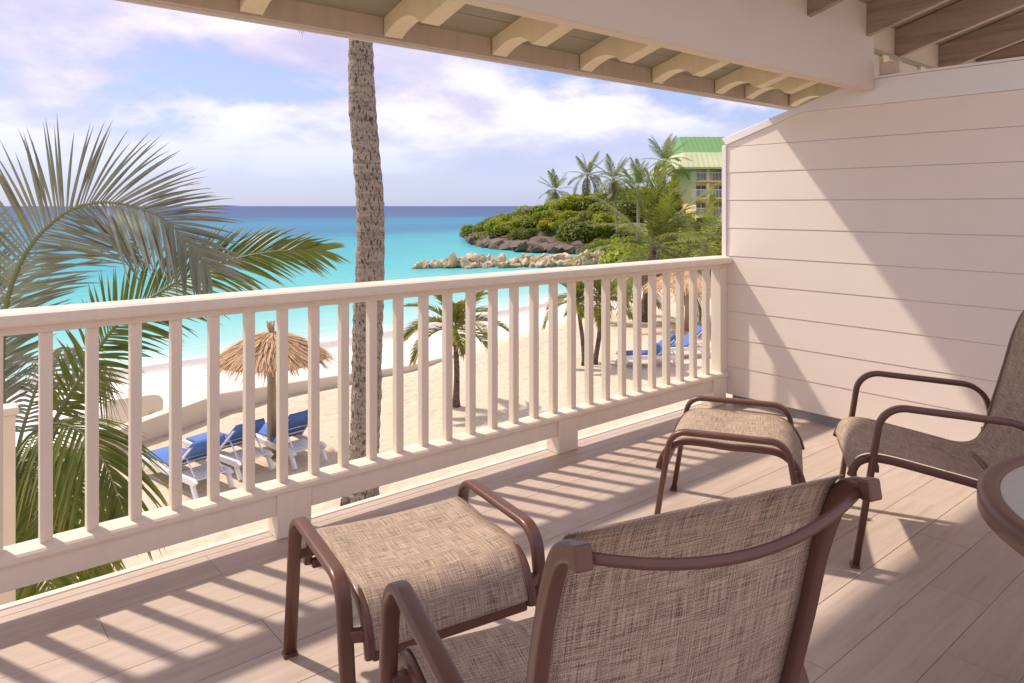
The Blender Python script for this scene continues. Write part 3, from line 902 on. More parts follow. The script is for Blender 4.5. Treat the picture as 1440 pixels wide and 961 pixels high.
# ------------------------------------------------------------------ palms
def frond(path, nrm, n=48, length=0.7, width=0.035, droop=0.35, lift=0.15, a0=72, a1=22, start=0.14, fold=True, seg=5, rr=0.018, seed=0, ragged=0.12, sides=(1, -1)):
    """leaf strips set along both sides of a curved stem; returns (leaflets, stem)"""
    rg = random.Random(seed)
    P = smooth_curve([Vector(p) for p in path], 8); m = len(P)
    L = [0.0]
    for i in range(1, m): L.append(L[-1]+(P[i]-P[i-1]).length)
    def sample(s):
        d = s*L[-1]
        for i in range(1, m):
            if L[i] >= d:
                t = (d-L[i-1])/max(1e-6, L[i]-L[i-1]); return P[i-1].lerp(P[i], t), (P[i]-P[i-1]).normalized()
        return P[-1], (P[-1]-P[-2]).normalized()
    leafs = MB(); stem = MB()
    stem.tube(P, [rr*(1-0.86*i/(m-1)) for i in range(m)], 6)
    G = Vector((0, 0, -1))
    for sd in sides:
        for k in range(n):
            q = start + (1-start)*((k+rg.uniform(-0.25, 0.25))/n)
            q = max(start, min(0.998, q))
            p, t = sample(q)
            N = (nrm - t*nrm.dot(t)).normalized()
            b = t.cross(N).normalized()*sd
            a = R(a0 + (a1-a0)*q**1.2 + rg.uniform(-5, 5))
            lf = lift + rg.uniform(-0.1, 0.1)
            d = (t*math.cos(a) + (b*math.cos(lf) + N*math.sin(lf))*math.sin(a)).normalized()
            rise = min(1.0, 0.45 + 2.2*(q-start)) if q < 0.4 else 1.0
            ln = length*rise*(1-0.62*max(0, (q-0.55)/0.45)**1.6)*rg.uniform(1-ragged, 1+ragged)
            dr = droop*rg.uniform(0.6, 1.4)
            pts = [p + d*ln*(j/seg) + G*dr*ln*(j/seg)**2.2 for j in range(seg+1)]
            vs, fs, uv = [], [], []
            for j, pt in enumerate(pts):
                tt = j/seg
                w = width*(0.45+1.3*tt if tt < 0.35 else 0.905*(1-((tt-0.35)/0.65)**1.7)) + 0.0015
                tg = (pts[min(j+1, seg)]-pts[max(j-1, 0)]).normalized()
                sv = tg.cross(N).normalized()
                if fold:
                    up = sv.cross(tg).normalized()
                    vs += [pt + sv*w/2 + up*w*0.22, pt, pt - sv*w/2 + up*w*0.22]
                else:
                    vs += [pt + sv*w/2, pt - sv*w/2]
            c = 3 if fold else 2
            for j in range(seg):
                for e in range(c-1):
                    fs.append((j*c+e, j*c+e+1, (j+1)*c+e+1, (j+1)*c+e))
                    uv.append([(e/2, j/seg), ((e+1)/2, j/seg), ((e+1)/2, (j+1)/seg), (e/2, (j+1)/seg)])
            leafs.add(vs, fs, uv)
    return leafs, stem

def add_frond(parent, path, nrm, mat, **kw):
    lf, st = frond(path, nrm, **kw)
    base = parent.location
    for mb in (lf, st): mb.v = [(a-base.x, b-base.y, c-base.z) for a, b, c in mb.v]
    f = lf.build('frond', mat, parent, False, fix=False)
    st.build('stem', M['rachis'], f, True)

# --- big coconut palm at the left, its crown just below the balcony level
c0 = at(18, 655, 5.5)
lp = tag(empty('coconut_palm', (c0.x, c0.y, SAND_Z)), 'young coconut palm with broad fronds rising beyond the railing at the left edge', 'palm tree', 'coconut palms')
tp = [(0.02*math.sin(k), 0.02*math.cos(k*1.3), k*0.27-0.02) for k in range(11)]
tp[-1] = (0, 0, c0.z-SAND_Z)
MB().tube(tp, [0.19, 0.17, 0.155, 0.15, 0.15, 0.148, 0.148, 0.15, 0.155, 0.16, 0.13], 14).build('trunk', M['bark'], lp, True)
toCam = lambda p: (Vector((0, 0, CAM_H))-p).normalized()
def px_path(pts): return [at(*p) for p in pts]
vn = toCam(at(120, 420, 5.2))
def vdir(x, y, z=0.0):   # picture-right, up, and towards the camera
    return Vector((S_*x, -C_*x, y)) + vn*z
FA = px_path([(18,650,5.5),(4,560,5.5),(4,480,5.45),(12,415,5.4),(40,350,5.3),(85,304,5.2),(130,286,5.1),(180,289,5.0),(235,312,4.9),(296,380,4.85)])
add_frond(lp, FA, vdir(0.1, 0.1, 1.0), M['frond_shade'], n=108, length=0.76, width=0.026, droop=0.10, lift=0.10, a0=66, a1=30, start=0.20, seed=1, rr=0.024, seg=6)
FB = px_path([(20,655,5.5),(58,622,5.55),(100,553,5.6),(160,462,5.65),(230,408,5.7),(297,374,5.75),(383,354,5.85),(458,353,5.95)])
add_frond(lp, FB, vdir(-0.35, 0.55, 1.0), M['frond'], n=98, length=0.58, width=0.026, droop=0.16, lift=0.05, a0=68, a1=24, start=0.16, seed=2, rr=0.022, seg=6)
FC = px_path([(20,655,5.5),(40,615,5.3),(80,596,5.1),(118,612,4.95),(150,658,4.85),(176,726,4.8)])
add_frond(lp, FC, vdir(0.3, 0.7, 0.6), M['frond'], n=56, length=0.60, width=0.028, droop=0.55, lift=-0.2, a0=72, a1=25, start=0.12, seed=3, seg=6)
FD = px_path([(18,655,5.5),(30,650,5.2),(48,690,5.0),(62,760,4.85),(70,850,4.8),(72,930,4.8)])
add_frond(lp, FD, vdir(0.2, 0.3, 1.0), M['frond'], n=56, length=0.56, width=0.028, droop=0.5, lift=-0.1, a0=70, a1=22, start=0.12, seed=4, seg=6)
FE = px_path([(14,655,5.5),(-10,560,5.75),(-30,470,5.9),(-50,390,6.0),(-85,320,6.1),(-150,280,6.2)])
add_frond(lp, FE, vdir(0.5, 0.3, 0.9), M['frond_shade'], n=84, length=0.76, width=0.028, droop=0.10, lift=0.1, a0=66, a1=30, start=0.18, seed=5, seg=6)
FF = px_path([(14,655,5.5),(2,600,5.2),(-22,560,4.95),(-60,560,4.8),(-105,620,4.7)])
add_frond(lp, FF, vdir(0.1, 0.8, 0.7), M['frond_shade'], n=46, length=0.6, width=0.036, droop=0.5, lift=-0.2, seed=6, seg=6)
FG = px_path([(20,655,5.5),(36,590,5.7),(62,520,6.0),(84,490,6.3),(120,500,6.6),(150,540,6.8)])
add_frond(lp, FG, vdir(-0.2, 0.8, 0.5), M['frond_shade'], n=46, length=0.6, width=0.034, droop=0.6, lift=-0.3, seed=8, seg=6)
FH = px_path([(14,655,5.5),(-20,640,5.3),(-60,680,5.1),(-80,780,5.0),(-90,880,5.0)])
add_frond(lp, FH, vdir(-0.2, 0.4, 0.9), M['frond'], n=44, length=0.58, width=0.034, droop=0.5, lift=-0.1, seed=9, seg=6)
FI = px_path([(20,655,5.5),(46,640,5.8),(90,660,6.0),(120,720,6.1),(138,800,6.15)])
add_frond(lp, FI, vdir(0.2, 0.7, 0.6), M['frond'], n=44, length=0.55, width=0.032, droop=0.5, lift=-0.1, seed=10, seg=6)

# --- shared fronds for the other palms
def frond_set(name, length, leafl, mat, droop, n, width, arch, seed, leaf_droop=0.35, fold=False, seg=4, lift=0.15, rr=0.02):
    """a frond along +x from the origin, rising then arching over"""
    pts = []
    for k in range(7):
        q = k/6
        pts.append((length*q*(1-0.10*q*arch), 0.05*length*math.sin(3*q+seed), length*(0.18*q - arch*0.62*q**2.3)))
    lf, st = frond(pts, Vector((0, 0, 1)), n=n, length=leafl, width=width, droop=leaf_droop, lift=lift, start=0.13, fold=fold, seg=seg, seed=seed, rr=rr)
    a = lf.data(name, False); a.materials.append(mat)
    b = st.data(name+'_stem', True); b.materials.append(M['rachis'])
    return a, b
COCO = [frond_set('frond_mesh', 3.6, 0.85, M['frond_far'], 0.3, 44, 0.06, ar, 20+i) for i, ar in enumerate((0.25, 0.6, 1.0))]
DRY = [frond_set('dry_frond_mesh', 3.0, 0.7, M['frond_dry'], 0.3, 36, 0.06, ar, 30+i, 0.6) for i, ar in enumerate((0.8, 1.2))]
XMAS = [frond_set('stiff_frond_mesh', 1.35, 0.42, M['frond_xmas'], 0.2, 44, 0.045, ar, 40+i, 0.30, True, 4, 0.55, 0.02) for i, ar in enumerate((0.7, 1.05))]
def crown(parent, base, count, sets, scale, seed, el0=75, el1=-35, wind=0.0, wind_dir=0.0):
    rg = random.Random(seed)
    for k in range(count):
        q = (k+0.5)/count
        el = R(el0 + (el1-el0)*q**0.9 + rg.uniform(-6, 6))
        az = k*2.39996 + rg.uniform(-0.25, 0.25) + seed
        if wind:
            az += wind*math.sin(wind_dir-az)
        a, b = sets[min(len(sets)-1, int(q*len(sets)))]
        s = scale*rg.uniform(0.88, 1.08)
        f = inst('frond', a, parent, base, (0, -el, az), (s, s, s))
        inst('stem', b, f)
def coco(name, base, top, r0, label, fr, count, scale, seed, bend=(0, 0), sets=None, mat=None, group='coconut palms on the far shore', dry=0, wind=0.0, wd=0.0, el0=75, el1=-35):
    t = tag(empty(name, base), label, 'palm tree', group)
    h = Vector(top)-Vector(base)
    pts = [Vector((h.x*q + bend[0]*math.sin(math.pi*q), h.y*q + bend[1]*math.sin(math.pi*q), h.z*q)) for q in [k/12 for k in range(13)]]
    MB().tube(pts, [r0*(1.35-0.25*min(1, q*6) - 0.45*q) for q in [k/12 for k in range(13)]], 12).build('trunk', mat or M['bark'], t, True)
    crown(t, pts[-1], count, sets or COCO, scale, seed, wind=wind, wind_dir=wd, el0=el0, el1=el1)
    if dry:
        crown(t, pts[-1], dry, DRY, scale*0.8, seed+3, -35, -75)
    return t

# --- the tall palm whose trunk crosses the picture
B = on_z(508, 706, SAND_Z); TD = B.x*C_ + B.y*S_
tall = tag(empty('tall_palm', (B.x, B.y, SAND_Z)), 'tall coconut palm whose thick spotted trunk rises past the roof edge', 'palm tree', 'coconut palms')
px_tr = [(506,712,28),(511,690,23.5),(512,640,21.6),(514,600,21.4),(515.5,540,21.6),(516.5,480,21.7),(518,430,21.8),(520,390,21),(521.5,320,20),(519.5,267,20),(514,205,19.6),(509.5,150,19.6),(508,110,18.8),(507.5,60,17.2),(508,0,16.8),(511,-80,16),(517,-170,15.5),(524,-260,15)]
pts3 = [at(a, b, TD) - Vector((B.x, B.y, SAND_Z)) for a, b, _ in px_tr]
pts3[0].z = -0.03
fine, rad = [], []
for i in range(len(pts3)-1):
    for j in range(5):
        t_ = j/5
        fine.append(pts3[i].lerp(pts3[i+1], t_)); rad.append((px_tr[i][2]*(1-t_)+px_tr[i+1][2]*t_)*TD/1020)
fine.append(pts3[-1]); rad.append(px_tr[-1][2]*TD/1020)
fine = [Vector(p) for p in fine]
sm = [fine[0]] + [(fine[i-1]+fine[i]*2+fine[i+1])/4 for i in range(1, len(fine)-1)] + [fine[-1]]
dense, drad = [], []
for i in range(len(sm)-1):
    for j in range(2):
        t_ = j/2; dense.append(sm[i].lerp(sm[i+1], t_)); drad.append(rad[i]*(1-t_)+rad[i+1]*t_)
dense.append(sm[-1]); drad.append(rad[-1])
MB().tube(dense, [r_*0.96 for r_ in drad], 28, jitter=lambda i, k: 1 + 0.07*noise.noise((k*0.7, i*0.28, 1.0)) + 0.03*math.sin(i*1.7+noise.noise((k*0.3, i*0.2, 4))*2) + 0.03*noise.noise((k*1.9, i*0.9, 7.0))).build('trunk', M['bark'], tall, True)
crown(tall, dense[-1], 20, COCO, 1.0, 11)
# dark stub beside its foot
s0 = on_z(487, 713, SAND_Z)
mb = MB()
mb.tube([(0,0,0),(0.01,0,0.09),(0.0,0.01,0.15)], [0.10, 0.095, 0.07], 12)
st = mb.build('tree_stump', M['bark_dark'], None, True); st.location = (s0.x, s0.y, SAND_Z)
tag(st, 'low dark stump at the foot of the tall palm trunk', 'stump')

# --- small palms with yellow crownshafts on the sand
def xmas(px, py, topx, topy, label, scale, seed, count=13):
    b = on_z(px, py, SAND_Z); d = b.x*C_+b.y*S_
    top = at(topx, topy, d)
    t = tag(empty('sand_palm', (b.x, b.y, SAND_Z)), label, 'palm tree', 'small palms with yellow crownshafts')
    h = top - Vector((b.x, b.y, SAND_Z))
    sh = 0.80
    pts = [h*q*sh + Vector((0.04*math.sin(3*q), 0, 0))*scale for q in [k/8 for k in range(9)]]
    r = 0.078*scale
    MB().tube(pts, [r*(1.5 if k == 0 else 1.15-0.4*k/8) for k in range(9)], 12, jitter=lambda i, k: 1+0.05*math.sin(k*2+i)).build('trunk', M['bark_dark'], t, True)
    cs = [h*(sh+(1-sh)*q) for q in (0, 0.2, 0.5, 0.8, 1.0)]
    MB().tube(cs, [r*0.95, r*1.15, r*1.0, r*0.75, r*0.5], 12).build('crownshaft', M['shaft'], t, True)
    rg = random.Random(seed)
    for k in range(5):
        a = rg.uniform(0, 6.28)
        MB().tube([cs[0], cs[0]+Vector((math.cos(a)*0.16, math.sin(a)*0.16, 0.03))*scale, cs[0]+Vector((math.cos(a)*0.30, math.sin(a)*0.30, -0.03))*scale], [0.02*scale, 0.013*scale, 0.003], 6).build('fruit_stalk', M['bark_red'], t, True)
    crown(t, h, count, XMAS, scale, seed, 78, -8)
M['bark_red'] = paint('red_fruit_stalk', (0.33, 0.09, 0.04), 0.6, 0.2)
xmas(641, 572, 640, 462, 'small palm with yellow crownshaft standing alone on the sand terrace', 0.92, 3, 15)
xmas(822, 514, 812, 424, 'leaning thin small palm, left one of the pair on the sand', 0.86, 5)
xmas(836, 512, 848, 424, 'straight small palm, right one of the pair on the sand', 0.92, 9)

# ------------------------------------------------------------------ thatched umbrellas
def umbrella(px, py, h, rad, label, seed):
    b = on_z(px, py, SAND_Z)
    rg = random.Random(seed)
    t = tag(empty('beach_umbrella', (b.x, b.y, SAND_Z)), label, 'umbrella', 'thatched beach umbrellas')
    MB().tube([(0,0,-0.05),(0,0,h*0.5),(0,0,h*0.93)], [0.085, 0.08, 0.07], 12).build('pole', M['pole'], t, True)
    core = MB(); n = 24
    prof = [(0.02, h*0.97), (rad*0.35, h*0.93), (rad*0.70, h*0.855), (rad*0.93, h*0.775), (rad*0.90, h*0.75), (0.02, h*0.88)]
    vs = [(a*math.cos(2*math.pi*k/n), a*math.sin(2*math.pi*k/n), z) for k in range(n) for a, z in prof]; m = len(prof)
    core.add(vs, [(k*m+j, ((k+1) % n)*m+j, ((k+1) % n)*m+j+1, k*m+j+1) for k in range(n) for j in range(m-1)])
    core.build('thatch_core', M['thatch'], t, True)
    for k in range(8):
        a = 2*math.pi*k/8
        MB().bar((0.05*math.cos(a), 0.05*math.sin(a), h*0.80), (rad*0.86*math.cos(a), rad*0.86*math.sin(a), h*0.745), 0.04).build('rafter_pole', M['pole'], t)
    layer = MB()
    for q0, ln, cnt in ((1.0, 0.30, 620), (0.84, 0.32, 560), (0.66, 0.34, 480), (0.48, 0.34, 360), (0.30, 0.32, 240), (0.10, 0.30, 140)):
        for k in range(cnt):
            a = rg.uniform(0, 2*math.pi); q = max(0.02, q0 - ln/rad*rg.uniform(0.3, 0.9))
            zt = h*(0.975 - 0.215*q**1.5) + 0.02
            d = Vector((math.cos(a), math.sin(a), 0))
            L_ = ln*rg.uniform(0.7, 1.35)*rad/1.05
            sl = Vector((d.x*0.87, d.y*0.87, -0.15 - 0.42*q)).normalized()
            sl = (sl + Vector((rg.uniform(-.22,.22), rg.uniform(-.22,.22), rg.uniform(-.10,.16)))).normalized()
            p = d*q*rad + Vector((0, 0, zt)); e = p + sl*L_
            e.z -= 0.10*L_*rg.uniform(0, 2)
            s = sl.cross(Vector((0, 0, 1))).normalized()*0.011*rg.uniform(0.7, 1.6)
            u0 = rg.random()
            layer.add([p-s*1.3, p+s*1.3, e+s*0.3, e-s*0.3], [(0, 1, 2, 3)], [[(u0, 0), (u0+0.02, 0), (u0+0.02, 1), (u0, 1)]])
    o = layer.build('thatch', M['thatch'], t, False, fix=False); o['kind'] = 'stuff'
    tuft = MB()
    for k in range(40):
        a = rg.uniform(0, 6.28); q = rg.uniform(0.02, 0.10)
        e = Vector((math.cos(a)*q, math.sin(a)*q, h*rg.uniform(1.0, 1.07)))
        tuft.bar((0, 0, h*0.93), e, 0.012)
    o = tuft.build('tuft', M['thatch'], t); o['kind'] = 'stuff'
umbrella(382, 642, 2.36, 1.06, 'thatched umbrella on a wooden pole among the blue loungers below', 1)
umbrella(966, 466, 2.30, 1.60, 'broad thatched umbrella beside the partition wall end, farther along the sand', 2)

# ------------------------------------------------------------------ sun loungers
def lounger(px, py, rz, label, back=50, seed=0):
    b = on_z(px, py, SAND_Z)
    t = tag(empty('sun_lounger', (b.x, b.y, SAND_Z+0.02), R(rz)), label, 'sun lounger', 'white resin loungers with blue cushions')
    # origin under the head end; +x runs towards the foot
    for s in (-1, 1):
        poly = [(0.0, 0.26), (0.10, 0.31), (0.9, 0.30), (1.80, 0.34), (1.88, 0.30), (1.80, 0.24), (0.9, 0.21), (0.08, 0.20)]
        MB().prism(poly, s*0.31-0.03, s*0.31+0.03, 1).build('side_rail', M['plastic'], t, bevel=0.012)
        for u0, u1 in ((0.16, 0.02), (1.70, 1.86)):
            MB().bar((u0, s*0.31, 0.24), (u1, s*0.31, 0.0), 0.05, 0.09, up=(1, 0, 0)).build('leg', M['plastic'], t, bevel=0.01)
    for k in range(7):
        u = 0.12 + k*0.085
        MB().box(u, u+0.05, -0.29, 0.29, 0.255, 0.275).build('slat', M['plastic'], t)
    MB().box(1.78, 1.84, -0.29, 0.29, 0.255, 0.30).build('end_bar', M['plastic'], t, bevel=0.01)
    ca, sa = math.cos(R(back)), math.sin(R(back))
    hx, hz_, Lb = 0.78, 0.315, 0.76
    B_ = lambda q, v, o=0.0: Vector((hx - ca*q*Lb - sa*o, v, hz_ + sa*q*Lb - ca*o))
    br = MB()
    loop = [B_(0, -0.27), B_(0.85, -0.27), B_(0.97, -0.22), B_(1.0, 0.0), B_(0.97, 0.22), B_(0.85, 0.27), B_(0, 0.27)]
    br.tube(loop, 0.022, 8)
    bf = br.build('backrest_frame', M['plastic'], t, True)
    for q in (0.25, 0.5, 0.75):
        MB().tube([B_(q, -0.26, 0.02), B_(q, 0.26, 0.02)], 0.013, 6).build('backrest_slat', M['plastic'], bf, True)
    for s in (-1, 1):
        MB().tube([B_(0.55, s*0.24, 0.0), Vector((0.18, s*0.24, 0.27))], 0.014, 6).build('prop', M['plastic'], t, True)
    # canvas cushion, seat and raised back in one piece with the end folded over the top
    rg = random.Random(seed)
    prof = [(1.84, 0.30), (1.82, 0.365), (1.4, 0.375), (1.0, 0.37), (0.80, 0.36)]
    nb = [B_(q, 0, -0.045) for q in (0.12, 0.4, 0.7, 0.98, 1.05)] + [B_(1.03, 0, 0.04), B_(0.85, 0, 0.05), B_(0.60, 0, 0.055)]
    prof = [Vector(p) for p in prof] + [Vector((p.x, p.z)) for p in nb]
    vs = []
    nv = 8
    for side in (0, 0.035):
        for i, p in enumerate(prof):
            tg = (prof[min(i+1, len(prof)-1)]-prof[max(i-1, 0)]).normalized(); nn = Vector((tg.y, -tg.x))
            for j in range(nv+1):
                v = -0.275+0.55*j/nv
                q = p + nn*(-side) + Vector((0, 0.010*noise.noise((i*0.9+seed, j*0.8, 0))))
                vs.append((q.x, v, q.y))
    N = nv+1; K = len(prof)*N; fs = []
    for i in range(len(prof)-1):
        for j in range(nv):
            a = i*N+j; fs += [(a, a+1, a+N+1, a+N), (K+a, K+a+N, K+a+N+1, K+a+1)]
        a = i*N; fs.append((a, a+N, K+a+N, K+a)); a = i*N+nv; fs.append((a, K+a, K+a+N, a+N))
    for j in range(nv):
        fs.append((j, K+j, K+j+1, j+1)); a = (len(prof)-1)*N+j; fs.append((a, a+1, K+a+1, K+a))
    MB().add(vs, fs).build('cushion', M['blue'], t, True)
lounger(303, 697, 103, 'blue cushioned white lounger below the railing, leftmost of the three', 40, 1)
lounger(362, 670, 103, 'blue cushioned white lounger below the railing, middle of the three', 42, 2)
lounger(438, 656, 98, 'blue cushioned white lounger beside the umbrella pole, rightmost of the three', 46, 3)
lounger(955, 512, 150, 'blue lounger on the far sand seen between balusters near the partition', 40, 4)
lounger(995, 500, 150, 'blue lounger tucked closest to the railing end post, on the far sand', 45, 5)

# ------------------------------------------------------------------ low terrace wall, gate pillar, white post
def strip_wall():
    ks = [-30, -10, 0, 2.0, 3.0, 4.2, 5.4, 8, 10.7, 14, 17.4, 22, 26, 40]
    mb = MB(); vs = []
    for x in ks:
        y = wall_y(x); top = SAND_Z + (0.52 if x < 6 else 0.52 - min(0.42, (x-6)*0.06))
        vs += [(x, y-0.16, SAND_Z-0.5), (x, y-0.16, top-0.02), (x, y-0.14, top), (x, y+0.14, top), (x, y+0.16, top-0.02), (x, y+0.16, SAND_Z-0.9)]
    n = 6
    fs = [(i*n+j, (i+1)*n+j, (i+1)*n+j+1, i*n+j+1) for i in range(len(ks)-1) for j in range(5)]
    mb.add(vs, fs)
    tag(mb.build('terrace_wall', M['cream'], None), 'low cream rendered wall between the lounger terrace and the beach', 'wall')
strip_wall()
g = on_z(205, 606, SAND_Z)
gp = tag(empty('gate_pillar', (g.x, g.y, SAND_Z)), 'cream gate pillar with rounded top in the low wall, behind the fronds', 'pillar')
MB().prism([(-0.75,-0.1),(0.30,-0.1),(0.30,0.62),(0.24,0.72),(0.10,0.76),(-0.75,0.78)], -0.16, 0.16, 1).build('body', M['cream'], gp, bevel=0.02)
MB().box(0.02, 0.12, -0.24, -0.162, 0.30, 0.38).build('wall_lamp', M['dark'], gp, bevel=0.01)
p0 = at(4, 575, 3.75)
wp = tag(empty('newel_post', (p0.x, p0.y, SAND_Z)), 'white square post with moulded cap outside the railing at the left edge', 'post')
hh = p0.z - SAND_Z
MB().box(-0.05, 0.05, -0.05, 0.05, -0.02, hh-0.03).build('shaft', M['white'], wp, bevel=0.004)
MB().box(-0.065, 0.065, -0.065, 0.065, hh-0.03, hh+0.012).build('cap', M['white'], wp, bevel=0.012)

# ------------------------------------------------------------------ breakwater, rock by rock
def rock_mesh(seed, rough=0.42, mat=None):
    import bmesh
    rr_ = random.Random(seed+77)
    planes = [(Vector((rr_.gauss(0, 1), rr_.gauss(0, 1), rr_.gauss(0, 1))).normalized(), rr_.uniform(0.24, 0.40)) for _ in range(11)]
    b = bmesh.new(); bmesh.ops.create_icosphere(b, subdivisions=3, radius=0.5)
    for v in b.verts:
        p = v.co.normalized()
        k = 1 + 0.8*rough*noise.noise((p.x*1.7+seed*9.1, p.y*1.7, p.z*1.7)) + 0.18*noise.noise((p.x*4+seed, p.y*4, p.z*4))
        q = Vector((p.x*0.62, p.y*0.50, p.z*0.45))*k
        for nn, dd in planes:
            e = q.dot(nn)-dd
            if e > 0: q -= nn*e*0.92
        v.co = q
    me = bpy.data.meshes.new('rock'); b.to_mesh(me); b.free()
    me.materials.append(mat or M['rock']); return me
ROCKS = [rock_mesh(i) for i in range(9)]
DARK_ROCKS = [rock_mesh(50+i, 0.5, M['rock_dark']) for i in range(6)]
b0, b1 = on_z(586, 377, SEA_Z), on_z(900, 372, SEA_Z)
bw = tag(empty('breakwater', (b0.x, b0.y, SEA_Z)), 'breakwater of tumbled pale boulders running out into the sea', 'breakwater')
rg = random.Random(5)
ax = (b1-b0); Lbw = ax.length; axn = ax.normalized(); side = Vector((-axn.y, axn.x, 0))
for k in range(290):
    q = rg.random()
    layer = rg.choice((0, 0, 0, 1, 1, 2))
    wid = (1.5 - 0.5*layer)*min(1, 0.45+q*3)
    h = layer*0.40*min(1, 0.2+q*3.2)
    p = axn*q*Lbw + side*rg.uniform(-wid, wid) + Vector((0, 0, h+rg.uniform(-0.14, 0.12)))
    s = rg.uniform(0.55, 1.2)*(0.95 if layer else 1.15)
    inst('rock', rg.choice(ROCKS), bw, p, (rg.uniform(0, 6), rg.uniform(0, 6), rg.uniform(0, 6)), (s*rg.uniform(0.95, 1.25), s*rg.uniform(0.9, 1.2), s*rg.uniform(0.9, 1.15)))

# shore rocks along the foot of the headland
import bmesh
def ledge():
    path = LEDGE
    b = MB()
    pts = [on_z(a, c, SEA_Z) for a, c in path]
    P = smooth_curve([Vector(p) for p in pts], 8)
    n = 9; vs = []
    for i, p in enumerate(P):
        t = (P[min(i+1, len(P)-1)]-P[max(i-1, 0)]).normalized(); s = Vector((t.y, -t.x, 0))
        if s.dot(Vector((S_, -C_, 0))) < 0: s = -s
        for j in range(n):
            q = j/(n-1)
            prof = [(-0.2, -0.6), (-0.6, 0.15), (-0.5, 0.7), (0.2, 1.1), (1.2, 1.25), (2.2, 1.2), (3.2, 1.0), (4.2, 0.5), (5.5, -0.6)][j]
            k = noise.noise((i*0.55, j*0.8, 1)); k2 = noise.noise((i*0.21, j*0.3, 5))
            hs = 1.0 if i > 12 else 0.8
            vs.append(p + s*(prof[0]*1.2+1.1*k) + Vector((0, 0, (prof[1]*0.95+0.7*k*(j > 0)+0.4*k2)*hs)))
    fs = [(i*n+j, (i+1)*n+j, (i+1)*n+j+1, i*n+j+1) for i in range(len(P)-1) for j in range(n-1)]
    b.add(vs, fs)
    o = tag(empty('rock_ledge', pts[0]), 'dark undercut rock ledge along the waterline of the headland', 'rock ledge')
    for mbv in (b,): mbv.v = [tuple(Vector(q)-pts[0]) for q in mbv.v]
    b.build('ledge_base', M['rock_dark'], o, False)
    rg2 = random.Random(31)
    for i in range(150):
        p = rg2.choice(P); q = p.lerp(rg2.choice(P), 0.03)
        w = rg2.uniform(-1.0, 2.6); sz = rg2.uniform(1.0, 2.4)
        right = Vector((S_*0.3+C_, -C_*0.3+S_, 0)).normalized()
        inst('rock', rg2.choice(DARK_ROCKS), o, q-pts[0]+right*w+Vector((0, 0, 0.1+0.28*max(0, w)+rg2.uniform(-0.2, 0.35))), (rg2.uniform(-.5, .5), rg2.uniform(-.5, .5), rg2.uniform(0, 6)), (sz*1.5, sz*1.1, sz*0.75))
ledge()

# ------------------------------------------------------------------ shrubs on the headland
def shrub_mesh(seed, mat, n=420, leaf_s=0.22, flat=0.75):
    rg = random.Random(seed); mb = MB()
    lobes = [(Vector((rg.uniform(-0.55, 0.55), rg.uniform(-0.55, 0.55), rg.uniform(0.15, 0.75))), rg.uniform(0.32, 0.55)) for _ in range(7)]
    for k in range(n):
        c, r = rg.choice(lobes)
        d = Vector((rg.gauss(0, 1), rg.gauss(0, 1), rg.gauss(0.25, 1))).normalized()
        p = c + d*r*rg.uniform(0.72, 1.08); p.z *= flat
        if p.z < -0.05: continue
        a = (d + Vector((rg.uniform(-.7,.7), rg.uniform(-.7,.7), rg.uniform(-.2,.8)))).normalized()
        u = a.cross(Vector((rg.uniform(-1,1), rg.uniform(-1,1), rg.uniform(-1,1)))).normalized(); v = a.cross(u)
        s = leaf_s*rg.uniform(0.35, 0.8)
        mb.add([p-u*s-v*s*0.5, p+u*s*0.2-v*s*0.9, p+u*s+v*s*0.4, p-u*s*0.2+v*s*0.9], [(0, 1, 2, 3)])
    core = MB()
    me = mb.data('foliage'); me.materials.append(mat); return me
SHR = {'g': [shrub_mesh(i, M['shrub'], 2200, 0.085) for i in range(4)], 'y': [shrub_mesh(10+i, M['shrub_y'], 2200, 0.085) for i in range(2)], 'd': [shrub_mesh(20+i, M['shrub_d'], 2200, 0.085) for i in range(3)]}
def shrub_stem(): 
    mb = MB()
    for k in range(5):
        a = k*1.26
        mb.tube([(0, 0, -0.3), (0.2*math.cos(a), 0.2*math.sin(a), 0.25), (0.42*math.cos(a+.3), 0.42*math.sin(a+.3), 0.6)], [0.04, 0.03, 0.012], 5)
    me = mb.data('branches'); me.materials.append(M['bark_dark']); return me
STEM = shrub_stem()
rg = random.Random(12)
def shrub(x, y, s, kind, z=None):
    t = empty('shrub', (x, y, (head_h(x, y) if z is None else z)-0.15*s), rg.uniform(0, 6))
    lab = {'g': 'bright green sea grape shrub on the headland slope', 'y': 'yellow green shrub on the headland slope', 'd': 'dark green shrub on the headland slope'}[kind]
    tag(t, lab, 'shrub', {'g': 'bright green headland shrubs', 'y': 'yellow green headland shrubs', 'd': 'dark headland shrubs'}[kind])
    inst('foliage', rg.choice(SHR[kind]), t, (0, 0, 0), (0, 0, 0), (s, s, s*rg.uniform(0.75, 1.05)))
    inst('branches', STEM, t, (0, 0, 0), (0, 0, 0), (s, s, s))
    return t
placed = 0
tries = 0
while placed < 252 and tries < 9000:
    tries += 1
    px = rg.uniform(664, 1010); d = rg.uniform(84, 124)
    p = at(px, 320, d)
    h = head_h(p.x, p.y) - SEA_Z
    if h < 0.3 or off_ledge(p.x, p.y) < 3.0: continue
    k = rg.random()
    front = d < 98
    kind = 'y' if k < 0.10 else ('d' if k > (0.72 if px < 830 else 0.35) else 'g')
    shrub(p.x, p.y, rg.uniform(1.5, 3.0)*(1.0 if h < 6 else 1.15), kind)
    placed += 1
